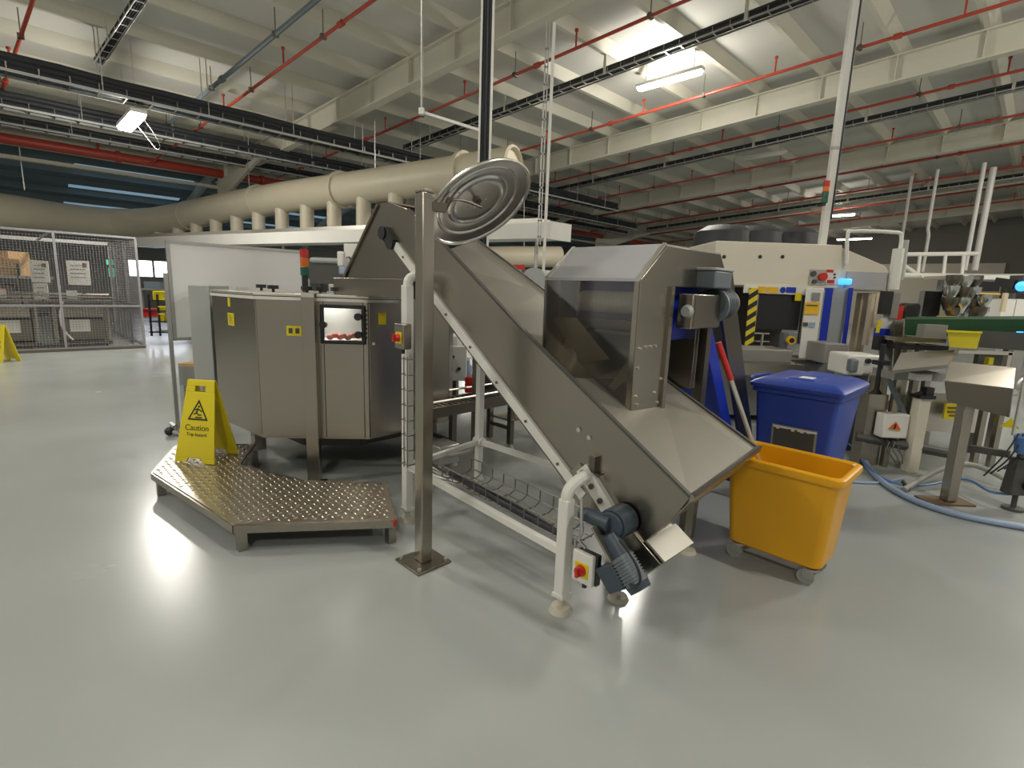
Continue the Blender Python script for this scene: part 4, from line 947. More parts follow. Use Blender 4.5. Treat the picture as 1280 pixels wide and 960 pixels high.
for k, (x0, y0, x1, y1, lb) in enumerate(((38, 326, 61, 353, 'tall paper notice on the cage, left one'), (84, 326, 112, 356, 'square paper notice on the cage, right one'), (42, 354, 60, 374, 'crumpled paper sheet hanging below the left notice'))):
    Y = 11.3 if k != 1 else 11.6
    g = G(); pb(g, x0, y0, x1, y1, Y, .01); c = A((x0 + x1) / 2, (y0 + y1) / 2, Y)
    t = T('paper_notice', lb, 'notice', tuple(c), 'w'); t.part('sheet', g, 'paper')
    g = G()
    for j in range(4): pb(g, x0 + 4, y0 + 5 + j * 5, x1 - 5, y0 + 6 + j * 5, Y - .004, .004)
    t.part('print', g, 'midgrey')
    if k < 2: g = G(); pb(g, x1 - 9, y0 + 3, x1 - 4, y0 + 8, Y - .006, .004); t.part('emblem', g, 'rust')
t = T('storage_shelf', 'shelf holding cardboard boxes at the left edge in the cage', 'shelf', tuple(A(10, 380, 11.5)), 'w')
g = G(); pb(g, -30, 344, 26, 347, 11.2, .8); t.part('shelf_board', g, 'galv')
g = G(); pb(g, 26, 330, 28, 440, 11.2, .05); t.part('upright', g, 'steel_dark'); g = G(); pb(g, 24, 330, 26, 438, 12.0, .05); t.part('upright', g, 'steel_dark')
t = T('cardboard_box', 'wide cardboard box on the shelf at the left edge', 'box', tuple(A(0, 338, 11.3)), 'w'); g = G(); pb(g, -30, 323, 25, 343.5, 11.3, .6); t.part('carton', g, 'cardboard'); g = G(); pb(g, -30, 332, 25, 334, 11.295, .005); t.part('tape', g, 'belt')
t = T('cardboard_box', 'small cardboard box on top of the wide one at the left edge', 'box', tuple(A(0, 318, 11.4)), 'w'); g = G(); pb(g, -20, 313, 10, 322.6, 11.4, .5); t.part('carton', g, 'cardboard')
t = T('plastic_bag', 'grey plastic bag of scraps at the left edge in the cage', 'bag', tuple(A(10, 375, 11.6)), 'w'); c = A(12, 372, 11.6)
t.part('sack', G().ball(c, .34, 14, .9), 'midgrey'); t.part('orange_content', G().ball(A(2, 365, 11.25), .1, 10), 'orange')
t = T('work_bench', 'dark bench standing below the bag at the left edge', 'bench', tuple(A(5, 415, 11.9)), 'w'); g = G(); pb(g, -30, 392, 26, 396, 11.4, .7); t.part('top', g, 'steel_dark'); g = G(); pb(g, -28, 396, 22, 432, 11.6, .4); t.part('cabinet', g, 'darkgrey')
t = T('exit_sign', 'green lit exit sign on the wall behind the cage', 'sign', tuple(A(138, 330, 20)), 'w'); g = G(); pb(g, 133, 325, 144, 331, 18.5, .05); t.part('green_panel', g, 'exit'); g = G(); pb(g, 136, 335, 143, 346, 18.5, .05); t.part('green_panel', g, 'exit')
# rack of yellow bins and red box beyond the cage
t = T('bin_rack', 'black wire trolley of yellow bins between cage and whiteboard', 'trolley', tuple(A(200, 400, 12)), 'w')
for x in (186, 197, 209):
    g = G(); pb(g, x, 368, x + 1.5, 420, 12, .04); t.part('upright', g, 'black'); g = G(); pb(g, x, 368, x + 1.5, 420, 12.5, .04); t.part('upright', g, 'black')
for y in (375, 388, 402, 415): g = G(); pb(g, 186, y, 211, y + 1.2, 12, .55); t.part('shelf', g, 'black')
for (x0, y0, x1, y1) in ((191, 364, 206, 375), (198, 383, 208, 388), (197, 392, 205, 401), (205, 350, 211, 362)):
    c = A((x0 + x1) / 2, y1, 12.1); g = G(); pb(g, x0, y0, x1, y1, 12.05, .3); pb(g, x0 - .5, y0, x1 + .5, y0 + 1.2, 12.0, .36)
    solo('storage_bin', 'yellow storage bin, %s on the wire trolley' % {191: 'widest one high', 198: 'flat one midway', 197: 'small one low', 205: 'topmost one'}[x0], 'bin', g, 'yellow', (0, 0, 0), 'w', 'yellow bins on the wire trolley')
g = G(); pb(g, 178, 386, 187, 396, 13.5, .3); pb(g, 177.5, 386, 187.5, 387.5, 13.45, .4); solo('storage_bin', 'red storage bin beyond the cage corner', 'bin', g, 'redb', (0, 0, 0), 'w')
t = T('work_bench', 'distant steel bench below the daylight window', 'bench', tuple(A(190, 370, 15)), 'w'); g = G(); pb(g, 176, 361, 214, 363, 14.5, .7); t.part('top', g, 'steel_light'); g = G(); pb(g, 177, 363, 179, 398, 14.6, .05); t.part('leg', g, 'galv'); g = G(); pb(g, 180, 352, 200, 361, 14.8, .3); t.part('dark_unit', g, 'roofdark')

# ================================================================== THINGS BEHIND THE DRUM
t = T('packing_machine', 'grey green canopied machine beyond the drum', 'machine', tuple(A(412, 345, 8.5)), 'w')
g = G(); pb(g, 386, 326, 434, 356, 8.5, .9); t.part('body', g, 'darkgrey', bev=.02); g = G(); pb(g, 386, 322, 432, 329, 8.45, 1.0); t.part('canopy', g, 'lightgrey', bev=.04)
g = G(); pb(g, 388, 358, 392, 470, 8.6, .06); pb(g, 428, 358, 432, 470, 8.6, .06); t.part('leg', g, 'galv')
t = T('wall_cabinet', 'white cabinet with black handle behind the conveyor head', 'cabinet', tuple(A(440, 330, 7.6)), 'w')
g = G(); pb(g, 430, 305, 470, 352, 7.6, .4); t.part('body', g, 'white', bev=.01)
t.part('handle', G().tube([A(433, 322, 7.58), A(437, 321, 7.5), A(439, 327, 7.5), A(436, 333, 7.58)], .012, 6, 1), 'black')
t.part('leg', G().box(A(432, 350, 7.6).x, 7.7, 0, A(435, 350, 7.6).x, 7.75, A(440, 352, 7.6).z), 'galv')
t = T('glove_dispenser', 'blue and white dispenser hanging left of the white cabinet', 'dispenser', tuple(A(425, 330, 7.4)), 'w')
g = G(); pb(g, 421, 314, 429, 333, 7.4, .12); t.part('white_pack', g, 'paper', bev=.02); g = G(); pb(g, 423, 333, 431, 343, 7.38, .12); t.part('blue_pack', g, 'hose', bev=.02)
t = T('electric_cabinet', 'white electric cabinet with black handles seen under the conveyor', 'cabinet', tuple(A(570, 450, 6.2)), 'w')
g = G(); pb(g, 540, 420, 572, 473, 6.2, .4); t.part('body', g, 'white', bev=.008); g = G(); pb(g, 564, 433, 583, 476, 5.9, .06); t.part('open_door', g, 'white', bev=.006)
for (x, y) in ((566, 446), (574, 461)): t.part('handle', G().cyl(A(x, y, 5.9), A(x, y, 5.87), .02, n=10), 'black')
t.part('plinth', G().box(A(545, 450, 6.2).x, 6.25, 0, A(570, 450, 6.2).x, 6.55, A(560, 472, 6.2).z), 'darkgrey')
g = G(); pb(g, 581, 472, 591, 491, 5.9, .25); solo('storage_bin', 'dark red bin under the blue bottle behind the white stand', 'bin', g, 'redb', (0, 0, 0), 'w')
t = T('spray_bottle', 'pale blue bottle standing on the dark red bin', 'bottle', tuple(A(585, 470, 5.95)), 'w')
a = A(585, 471, 6.0); t.part('bottle', G().lathe([(0, 0), (.04, 0), (.045, .02), (.045, .12), (.02, .16), (.018, .19), (0, .19)], a, n=14), 'hose'); t.part('cap', G().cyl(a + Vector((0, 0, .19)), a + Vector((0, 0, .23)), .02, n=10), 'white')
# low roller conveyor running out from the drum
rc = T('low_belt_conveyor', 'low dark belt conveyor running out from under the drum', 'conveyor', (-3.9, 3.6, 0))
a, b = Vector((-3.5, 2.55, .50)), Vector((-3.5, 4.6, .52))
rc.part('side_rail', G().bar(a, b, .03, .09).bar(a + Vector((-.3, 0, 0)), b + Vector((-.3, 0, 0)), .03, .09), 'steel_dark')
rc.part('belt', G().box(-3.78, 2.55, .52, -3.52, 4.6, .535), 'steel')
g = G()
for k in range(34): g.box(-3.78, 2.58 + k * .06, .535, -3.52, 2.595 + k * .06, .542)
rc.part('belt_slats', g, 'steel_dark', kind='stuff')
rc.part('guide_rail', G().cyl((-3.48, 2.55, .60), (-3.48, 4.6, .62), .01, n=6).cyl((-3.82, 2.55, .60), (-3.82, 4.6, .62), .01, n=6), 'steel_light')
for v in (2.78, 3.5, 4.2):
    for u in (-3.5, -3.8):
        lg = rc.part('leg', G().box(u - .025, v - .025, .06, u + .025, v + .025, .47), 'steel_dark'); rc.part('foot', G().cyl((u, v, 0), (u, v, .06), .05, .015, n=14), 'foot', lg)
    rc.part('cross_bar', G().box(-3.8, v - .015, .2, -3.5, v + .015, .23), 'steel_dark')
rc.part('lower_shelf', G().box(-3.8, 3.5, .28, -3.45, 4.2, .30), 'steel_light')
t = T('low_pump', 'small grey pump unit on the floor under the drum edge', 'pump', (-3.3, 2.55, 0))
t.part('body', G().box(-3.42, 2.42, .14, -3.2, 2.62, .30), 'galv', bev=.01); t.part('pipe', G().tube([(-3.2, 2.5, .22), (-2.98, 2.55, .30), (-2.95, 2.56, .36)], .02, 8, 1), 'galv'); t.part('foot', G().cyl((-3.3, 2.5, 0), (-3.3, 2.5, .14), .05, .015, n=14), 'steel_light')
g = G()
for k in range(4): g.tube([(-2.9 + .05 * k, 2.35, .10 + .03 * k), (-3.1, 2.2 + .05 * k, .14), (-3.3, 2.3, .2), (-3.4, 2.4 + .05 * k, .25)], .008, 6, 2)
solo('cable_bundle', 'tangle of thin grey cables under the drum edge', 'cable', g, 'galv', (-3.1, 2.3, .1))
# steel posts behind the white stand
t = T('frame_post', 'dark steel upright standing behind the rear white stand leg', 'post', tuple(A(583, 560, 4.6)), 'w')
b = A(592, 560, 4.9); t.part('shaft', G().box(b.x - .03, b.y, 0, b.x + .02, b.y + .06, 1.35), 'steel_dark')
b = A(608, 500, 5.2); t.part('brace', G().box(b.x - .04, b.y, .4, b.x + .1, b.y + .06, 1.1), 'darkgrey')
# things seen between the trough and the hood
t = T('machine_guard', 'distant pale machine with a round green guard behind the trough', 'machine', tuple(A(668, 345, 8)), 'w')
t.part('round_guard', G().cyl(A(667, 350, 7.4), A(671, 350, 8.1), .17, n=24), 'lightgrey'); g = G(); pb(g, 676, 338, 700, 362, 8, .5); t.part('cabinet', g, 'white'); g = G(); pb(g, 655, 350, 700, 480, 8.2, .4); t.part('base', g, 'midgrey')
t = T('wall_sign', 'distant red sign above the far trough rim', 'sign', tuple(A(650, 333, 10)), 'w'); t.part('panel', G().hexa(*[[A(x, y, Y) for x, y in ((641, 331), (656, 331), (656, 337), (645, 337))] for Y in (10, 10.05)]), 'redb')
t.part('post', G().cyl(A(650, 337, 10.02), (A(650, 337, 10.02).x, 10.02, 0), .03, n=8), 'galv')
t = T('far_line', 'distant dark packing line beyond the conveyor trough', 'machine', tuple(A(640, 350, 13)), 'w')
g = G(); pb(g, 590, 336, 690, 362, 13, .8); t.part('body', g, 'darkgrey'); g = G(); pb(g, 600, 331, 640, 337, 12.9, .6); t.part('top_box', g, 'lightgrey'); g = G(); pb(g, 600, 362, 604, 400, 13.1, .1); pb(g, 680, 362, 684, 400, 13.1, .1); t.part('leg', g, 'galv')

# ================================================================== WHITE MACHINE AT THE RIGHT
Y = 6.4
wm = T('casting_machine', 'large cream topped machine with blue columns and warning labels', 'machine', (A(980, 420, Y).x, Y, 0), 'w')
def zz(x, y, Y_): return A(x, y, Y_).z
xl, xr, xe = A(893, 330, Y).x, A(1052, 330, Y).x, A(1117, 345, Y).x
z1, z0_ = zz(960, 303, Y), zz(960, 358, Y)
wm.part('top_casing', G().hexa([(xl, Y, z0_), (xr, Y, z0_), (xr, Y + 1.6, z0_), (xl, Y + 1.6, z0_)], [(xl, Y, z1), (xr - .02, Y, z1), (xr - .02, Y + 1.6, z1), (xl, Y + 1.6, z1)]), 'cream', bev=.01)
g = G(); zs = zz(1110, 345, Y)
g.uz([(xr, z0_), (xr, z1 - .02), (xe - .08, zs + .12), (xe, zs + .02), (xe, z0_ - .02)], Y + .05, Y + 1.5); wm.part('sloping_end_casing', g, 'cream', bev=.01)
g = G(); pb(g, 1058, 340, 1108, 362, Y + .02, .03); wm.part('clear_panel', g, 'glare')
for x in (905, 950, 978): 
    a = A(x + 0, 321, Y); wm.part('vent_hole', G().cyl(a, a + Vector((0, -.006, 0)), .022, n=12), 'black')
for k, (x0, x1) in enumerate(((918, 965), (968, 1000), (1020, 1045))):
    a, b_ = A(x0, 303, Y), A(x1, 303, Y); wm.part('black_dome', G().lathe([(0, .30), (.25, .28), (.38, .2), (.42, 0), (0, 0)], ((a.x + b_.x) / 2, Y + .9, z1), n=20), 'cable')
wm.part('interior_back', G().box(xl, Y + 1.2, .5, xr, Y + 1.22, z0_), 'darkgrey')
wm.part('interior_floor', G().box(xl, Y + .05, .82, xr, Y + 1.2, .88), 'steel')
wm.part('base_cabinet', G().box(xl, Y + .1, .08, xr + .3, Y + 1.2, .82), 'midgrey', bev=.01)
wm.part('hazard_post', G().hexa([A(930, 440, Y - .05), A(941, 440, Y - .05), A(941, 440, Y + .03), A(930, 440, Y + .03)], [A(937, 360, Y - .05), A(948, 360, Y - .05), A(948, 360, Y + .03), A(937, 360, Y + .03)]), 'hazard')
def lab(nm, x0, y0, x1, y1, m, Yd=-.01, lb=None):
    g = G(); pb(g, x0, y0, x1, y1, Y + Yd, .006); return wm.part(nm, g, m, label=lb)
g = G(); pb(g, 930, 357, 1016, 367.5, Y - .015, .02); wm.part('label_rail', g, 'paper')
lab('warning_label', 931, 358, 938, 366, 'paper', -.02); lab('warning_label', 948, 358, 957, 366.5, 'amber', -.022); lab('warning_label', 958, 359, 973, 366, 'amber', -.022, 'yellow warning label'); lab('mandatory_label', 983, 359, 995, 366, 'blueb', -.022, 'blue label')
a = A(978.5, 362.5, Y - .02); wm.part('mandatory_symbol', G().cyl(a, a + Vector((0, -.004, 0)), .035, n=16), 'blueb')
lab('tag', 994, 366, 1002, 376, 'yellow', -.03)
g = G(); pb(g, 946, 368, 1000, 412, Y + .02, .01); wm.part('dark_glass', g, 'black')
g = G(); pb(g, 1002, 368, 1004, 430, Y, .04); pb(g, 944, 368, 946, 420, Y, .04); wm.part('door_frame', g, 'steel')
# white control column with labels
g = G(); g.hexa([A(998, 448, Y - .12), A(1018, 448, Y - .12), A(1018, 448, Y + .1), A(998, 448, Y + .1)], [A(1008, 360, Y - .12), A(1030, 360, Y - .12), A(1030, 360, Y + .1), A(1008, 360, Y + .1)]); wm.part('control_column', g, 'white', bev=.006)
lab('yellow_label', 1006, 378, 1024, 393, 'amber', -.14, 'yellow warning label'); lab('label_block', 1015, 366, 1025, 376, 'midgrey', -.14); lab('blue_label', 1012, 403, 1019, 409, 'hose', -.14); lab('grey_label', 1004, 403, 1010, 408, 'darkgrey', -.14)
lab('label_print', 1008, 381, 1022, 382.5, 'darkgrey', -.145)
lab('control_plate', 1012, 337, 1032, 356, 'lightgrey', -.02)
a = A(1026.5, 346, Y - .02); wm.part('emergency_stop', G().cyl(a, a + Vector((0, -.06, 0)), .045, n=18), 'redb', label='red push button')
a = A(1016, 342, Y - .02); wm.part('key_switch', G().cyl(a, a + Vector((0, -.03, 0)), .03, n=12), 'darkgrey'); a = A(1017, 352, Y - .02); wm.part('key_switch', G().cyl(a, a + Vector((0, -.03, 0)), .025, n=12), 'darkgrey')
lab('legend_plate', 1033, 336, 1047, 355, 'paper', -.02); lab('red_legend', 1034, 337, 1042, 340.5, 'redb', -.025); lab('red_legend', 1034, 350, 1043, 354, 'redb', -.025); 
for y in (343, 347): a = A(1043, y, Y - .025); wm.part('indicator', G().cyl(a, a + Vector((0, -.01, 0)), .012, n=10), 'black')
g = G(); pb(g, 1050, 348, 1066, 356, Y - .06, .05); wm.part('blue_lamp', g, 'glowblue', bev=.02)
for (xa, xb, ya, yb) in ((1032, 1042, 360, 455), (1061, 1067, 360, 432)):
    g = G(); w_ = xb - xa; g.hexa([A(xa - 12 * (yb - 360) / 90, yb, Y - .06), A(xb - 12 * (yb - 360) / 90, yb, Y - .06), A(xb - 12 * (yb - 360) / 90, yb, Y + .1), A(xa - 12 * (yb - 360) / 90, yb, Y + .1)], [A(xa, ya, Y - .06), A(xb, ya, Y - .06), A(xb, ya, Y + .1), A(xa, ya, Y + .1)])
    wm.part('blue_column', g, 'blueb', label='blue column')
g = G(); g.hexa([A(1031, 430, Y), A(1051, 430, Y), A(1051, 430, Y + .05), A(1031, 430, Y + .05)], [A(1042, 360, Y), A(1061, 360, Y), A(1061, 360, Y + .05), A(1042, 360, Y + .05)]); wm.part('grey_panel', g, 'lightgrey')
g = G(); pb(g, 1070, 366, 1076, 470, Y + .2, .1); pb(g, 1080, 366, 1083, 460, Y + .1, .1); wm.part('rear_column', g, 'belt')
g = G(); pb(g, 1031, 430, 1060, 455, Y - .5, .5); wm.part('grey_motor_box', g, 'midgrey', bev=.01)
g = G(); pb(g, 942, 416, 962, 417.5, Y, .03); pb(g, 952, 416, 953.5, 440, Y, .03); pb(g, 944, 426, 962, 427.5, Y + .1, .03); wm.part('pipework', g, 'steel_light')
a = A(987, 425, Y - .1); wm.part('round_valve', G().cyl(a, a + Vector((0, -.05, 0)), .05, n=16), 'amber'); wm.part('valve_hub', G().cyl(a + Vector((0, -.05, 0)), a + Vector((0, -.06, 0)), .03, n=12), 'black')
g = G(); pb(g, 978, 416, 984, 450, Y - .04, .1); wm.part('blue_pipe', g, 'greyblue')
g = G(); pb(g, 925, 437, 990, 456, Y - .5, .5); wm.part('front_cabinet', g, 'midgrey', bev=.01); g = G(); pb(g, 965, 436, 980, 440, Y - .4, .2); wm.part('product_heap', g, 'rust')
g = G(); pb(g, 928, 455, 1005, 470, Y - .7, .3); wm.part('front_rail', g, 'steel')
# tall white pole with stack light on its roof
a = A(1028, 301, Y + .1)
wp = T('white_pole', 'tall white cable pole rising from the cream machine to the roof', 'pole', tuple(a), 'w')
wp.part('shaft', G().box(a.x - .038, a.y - .03, z1, a.x + .038, a.y + .03, zroof(a)), 'white'); wp.part('cable', G().tube([(a.x + .048, a.y - .03, z1 + .3), (a.x + .05, a.y - .03, 4), (a.x + .05, a.y - .03, zroof(a))], .012, 6), 'cable')
for k, (zc) in enumerate((3.3, 5.0)): wp.part('band', G().box(a.x - .043, a.y - .035, zc, a.x + .043, a.y + .035, zc + .03), 'galv')
a2 = A(1029, 254, Y)
sl = T('stack_light', 'red amber green stack light fixed to the tall white pole', 'beacon', tuple(a2), 'w')
za = A(1029, 254, Y).z
for k, m in enumerate(('greent', 'greent', 'orange', 'redb')): sl.part('lens', G().cyl((a2.x, a2.y - .02, za + k * .062), (a2.x, a2.y - .02, za + .058 + k * .062), .035, n=14), m, label=('dark green', 'green', 'amber', 'red')[k] + ' lens')
sl.part('bracket', G().box(a2.x - .02, a2.y - .02, za - .03, a2.x + .02, a2.y + .08, za - .01), 'black')
sl.part('mount', G().cyl((a2.x, a2.y - .02, za - .03), (a2.x, a2.y - .02, za), .02, n=10), 'black')
# bent white tube
bt = T('bent_tube', 'white bent tube frame rising above the cream machine', 'tube', tuple(A(1095, 300, Y)), 'w')
bt.part('tube', G().tube([A(1058, 330, Y), A(1059, 292, Y), A(1063, 288, Y), A(1122, 290, Y), A(1128, 293, Y), A(1124, 320, Y)], .022, 10, 1), 'white')
bt.part('thick_sleeve', G().cyl(A(1123.5, 311, Y), A(1116, 362, Y), .06, n=14), 'white')
bt.part('drop_pipe', G().cyl(A(1133, 300, Y + .2), A(1126, 350, Y + .2), .03, n=8), 'lightgrey')

# ================================================================== RIGHT HAND BACKGROUND
# mezzanine rail and platform
mz = T('walkway_rail', 'white guard rail of a distant raised walkway at the right', 'railing', tuple(A(1180, 320, 12)), 'w')
for (p, q_) in (((1130, 318), (1222, 317)), ((1130, 332), (1150, 345)),):
    mz.part('rail', G().cyl(A(*p, 12), A(*q_, 12), .045, n=8), 'white')
mz.part('rail', G().cyl(A(1128, 344, 12), A(1240, 346, 12), .06, n=8), 'white')
for x in (1132, 1150, 1182, 1205): mz.part('upright', G().cyl(A(x, 318, 12), A(x - 3, 345, 12), .035, n=8), 'white')
wk = T('walkway_deck', 'pale beam of the distant raised walkway', 'walkway', tuple(A(1220, 340, 11.8)), 'w')
g = G(); g.hexa([A(1152, 344, 11.5), A(1330, 344, 10.5), A(1330, 352, 10.5), A(1152, 347, 11.5)], [A(1152, 343, 12.3), A(1330, 342, 11.3), A(1330, 349, 11.3), A(1152, 346, 12.3)]); wk.part('beam', g, 'white')
for x in (1170, 1262): g = G(); pb(g, x, 346, x + 4, 430, 11.8, .1); wk.part('post', g, 'midgrey')
for k, (x0, x1, yb, Y_, w_) in enumerate(((1221, 1206, 338, 17, .06), (1232, 1218, 338, 17.5, .09), (1160, 1153, 340, 18, .05), (1128, 1124, 320, 19, .05))):
    p = A(x1, yb, Y_)
    solo('service_drop', 'pale vertical service pipe, %s at the right' % ('left of the thick pair', 'the thickest one', 'bent one over the guard rail', 'thin one beside the bent tube')[k], 'pipe', G().tube([p, (p.x, p.y, p.z + 1.2), (p.x + (.0, .0, -.06, 0)[k], p.y, p.z + 1.4), (p.x + (.0, .0, -.06, 0)[k], p.y, 5.9)], w_, 10), 'white', tuple(p), 'w', group='pale vertical service pipes')
# green sided conveyor
gc = T('belt_conveyor', 'dark green sided belt conveyor at the right', 'conveyor', (A(1200, 410, 5.6).x, 5.6, 0), 'w')
g = G(); g.hexa([A(1131, 399, 5.6), A(1300, 399, 5.2), A(1300, 424, 5.2), A(1131, 419, 5.6)], [A(1133, 396, 6.1), A(1300, 395, 5.8), A(1300, 400, 5.8), A(1133, 404, 6.1)]); gc.part('green_guard', g, 'green')
g = G(); g.hexa([A(1223, 413, 5.15), A(1310, 417, 5.0), A(1310, 441, 5.0), A(1223, 434, 5.15)], [A(1223, 413, 5.5), A(1310, 417, 5.4), A(1310, 441, 5.4), A(1223, 434, 5.5)]); gc.part('black_side_panel', g, 'darkgrey')
g = G(); pb(g, 1128, 423, 1183, 428, 5.4, .3); gc.part('lower_rail', g, 'steel'); g = G(); pb(g, 1128, 432, 1186, 438, 5.45, .3); gc.part('lower_rail', g, 'black')
g = G(); pb(g, 1155, 406, 1184, 423, 5.3, .1); gc.part('grey_plate', g, 'midgrey')
for x in (1135, 1150, 1262): g = G(); a = A(x, 430, 5.5); g.box(a.x, 5.5, 0, a.x + .06, 5.56, a.z); gc.part('leg', g, 'steel')
a = A(1271, 415, 5.05); gc.part('blue_glint', G().cyl(a, a + Vector((.06, 0, .0)), .006, n=8), 'glowblue')  # glowing sliver stands in for a blue glint on the side panel
# shiny multihead cluster
mh = T('weigher_head', 'cluster of shiny steel bucket hoppers above the green conveyor', 'machine', tuple(A(1200, 375, 6.2)), 'w')
for j, (x, y, r_) in enumerate(((1192, 352, .075), (1205, 354, .08), (1219, 352, .07), (1188, 366, .08), (1203, 368, .085), (1216, 367, .075), (1186, 380, .08), (1201, 382, .09), (1216, 382, .08), (1230, 376, .07), (1190, 392, .07), (1206, 394, .08), (1222, 392, .08), (1228, 390, .06))):
    a = A(x, y, 6.2 + .06 * (j % 3)); mh.part('bucket', G().lathe([(0, -r_), (r_ * .5, -r_), (r_, r_ * .2), (r_ * 1.05, r_), (r_ * .95, r_), (0, r_ * .5)], a, n=12), 'steel_pol' if j % 2 else 'steel_dark')
g = G(); pb(g, 1212, 356, 1217, 400, 6.35, .08); mh.part('support_column', g, 'white'); g = G(); pb(g, 1188, 396, 1212, 399, 6.0, .2); mh.part('amber_tray', g, 'amber'); g = G(); pb(g, 1188, 345, 1225, 349, 6.2, .4); mh.part('crown_plate', g, 'steel')
g = G(); pb(g, 1224, 352, 1250, 364, 6.6, .2); mh.part('dark_unit', g, 'black')
mh.part('yellow_rail', G().cyl(A(1224, 367, 6.3), A(1250, 368, 6.3), .012, n=6), 'amber')
t = T('monitor', 'dark upright screen panel left of the bucket cluster', 'screen', tuple(A(1164, 380, 6.4)), 'w')
g = G(); pb(g, 1153, 364, 1176, 396, 6.4, .05); t.part('panel', g, 'black'); g = G(); pb(g, 1152, 364, 1154, 396, 6.39, .06); t.part('edge', g, 'midgrey'); g = G(); a = A(1164, 396, 6.41); g.box(a.x - .02, 6.41, 0, a.x + .02, 6.45, a.z); t.part('stem', g, 'galv')
t = T('black_hopper', 'black covered unit beside the red strip at the right', 'machine', tuple(A(1140, 388, 6.3)), 'w')
g = G(); pb(g, 1129, 379, 1151, 399, 6.3, .35); t.part('cover', g, 'black', bev=.03); g = G(); pb(g, 1123, 382, 1129, 400, 6.25, .2); t.part('red_strip', g, 'redb'); a = A(1140, 398, 6.4); t.part('leg', G().box(a.x - .03, 6.4, 0, a.x + .03, 6.46, a.z), 'galv')
t = T('far_cabinet', 'distant white cabinets below the blue lamp at the right edge', 'cabinet', tuple(A(1265, 380, 10)), 'w')
g = G(); pb(g, 1252, 374, 1268, 398, 10, .4); t.part('door', g, 'white'); g = G(); pb(g, 1269, 374, 1290, 398, 10, .4); t.part('door', g, 'white'); g = G(); pb(g, 1254, 366, 1259, 390, 9.9, .05); t.part('cream_post', g, 'belt')
t.part('plinth', G().box(A(1252, 398, 10).x, 10, 0, A(1290, 398, 10).x, 10.4, A(1268, 398, 10).z), 'midgrey')
t = T('machine_lamp', 'blue glowing lamp on a dark arm at the right edge', 'lamp', tuple(A(1276, 358, 7.5)), 'w')
a = A(1277, 358, 7.5); t.part('lens', G().ball(a, .07, 12), 'glowblue'); t.part('arm', G().bar(a + Vector((0, .1, .03)), A(1245, 352, 7.8), .09, .12), 'black'); t.part('arm', G().bar(a + Vector((0, .1, .03)), A(1330, 354, 7.6), .2, .25), 'darkgrey')
# yellow tub on the conveyor
t = T('storage_bin', 'bright yellow open tray standing before the green conveyor', 'bin', tuple(A(1205, 436, 4.9)), 'w')
q0 = [A(1187, 434, 4.9), A(1221, 436, 4.9), A(1221, 436, 5.15), A(1187, 434, 5.15)]; q1 = [A(1184, 413.5, 4.85), A(1227, 415.5, 4.85), A(1227, 415.5, 5.2), A(1184, 413.5, 5.2)]
t.part('shell', G().hexa(q0, q1), 'yellow'); t.part('rim', G().hexa([A(1183, 415, 4.83), A(1228, 417, 4.83), A(1228, 417, 5.2), A(1183, 415, 5.2)], [A(1183, 412.5, 4.83), A(1228, 414.5, 4.83), A(1228, 414.5, 5.2), A(1183, 412.5, 5.2)]), 'yellow')
# white tower with yellow and blue handles
t = T('filler_tower', 'white tower with blue and yellow blocks and a black screen', 'machine', (A(1104, 420, 5.8).x, 5.8, 0), 'w')
g = G(); g.hexa([A(1097, 460, 5.8), A(1115, 464, 5.8), A(1115, 464, 6.1), A(1097, 460, 6.1)], [A(1101, 396, 5.8), A(1118, 398, 5.8), A(1118, 398, 6.1), A(1101, 396, 6.1)]); t.part('tower', g, 'white')
g = G(); pb(g, 1100, 411, 1112, 420, 5.72, .1); t.part('blue_block', g, 'blueb'); g = G(); g.hexa([A(1094, 416, 5.7), A(1099, 416, 5.7), A(1099, 416, 5.76), A(1094, 416, 5.76)], [A(1098, 400, 5.7), A(1103, 400, 5.7), A(1103, 400, 5.76), A(1098, 400, 5.76)]); t.part('yellow_handle', g, 'yellow')
g = G(); pb(g, 1098, 420, 1108, 438, 5.7, .1); t.part('black_block', g, 'black'); g = G(); pb(g, 1103, 364, 1115, 393, 5.75, .06); t.part('screen', g, 'black'); g = G(); pb(g, 1115, 366, 1124, 398, 5.76, .1); t.part('grey_side', g, 'midgrey')
g = G(); g.hexa([A(1116, 468, 5.6), A(1124, 468, 5.6), A(1124, 468, 5.9), A(1116, 468, 5.9)], [A(1118, 400, 5.6), A(1130, 400, 5.6), A(1130, 400, 5.9), A(1118, 400, 5.9)]); t.part('chute', g, 'steel')
t.part('base', G().box(A(1097, 460, 5.8).x, 5.82, 0, A(1115, 460, 5.8).x, 6.1, A(1105, 462, 5.8).z + .02), 'midgrey')
g = G(); pb(g, 1086, 368, 1090, 432, 6.1, .06); pb(g, 1093, 366, 1096, 410, 6.15, .04); t.part('side_rail', g, 'belt')
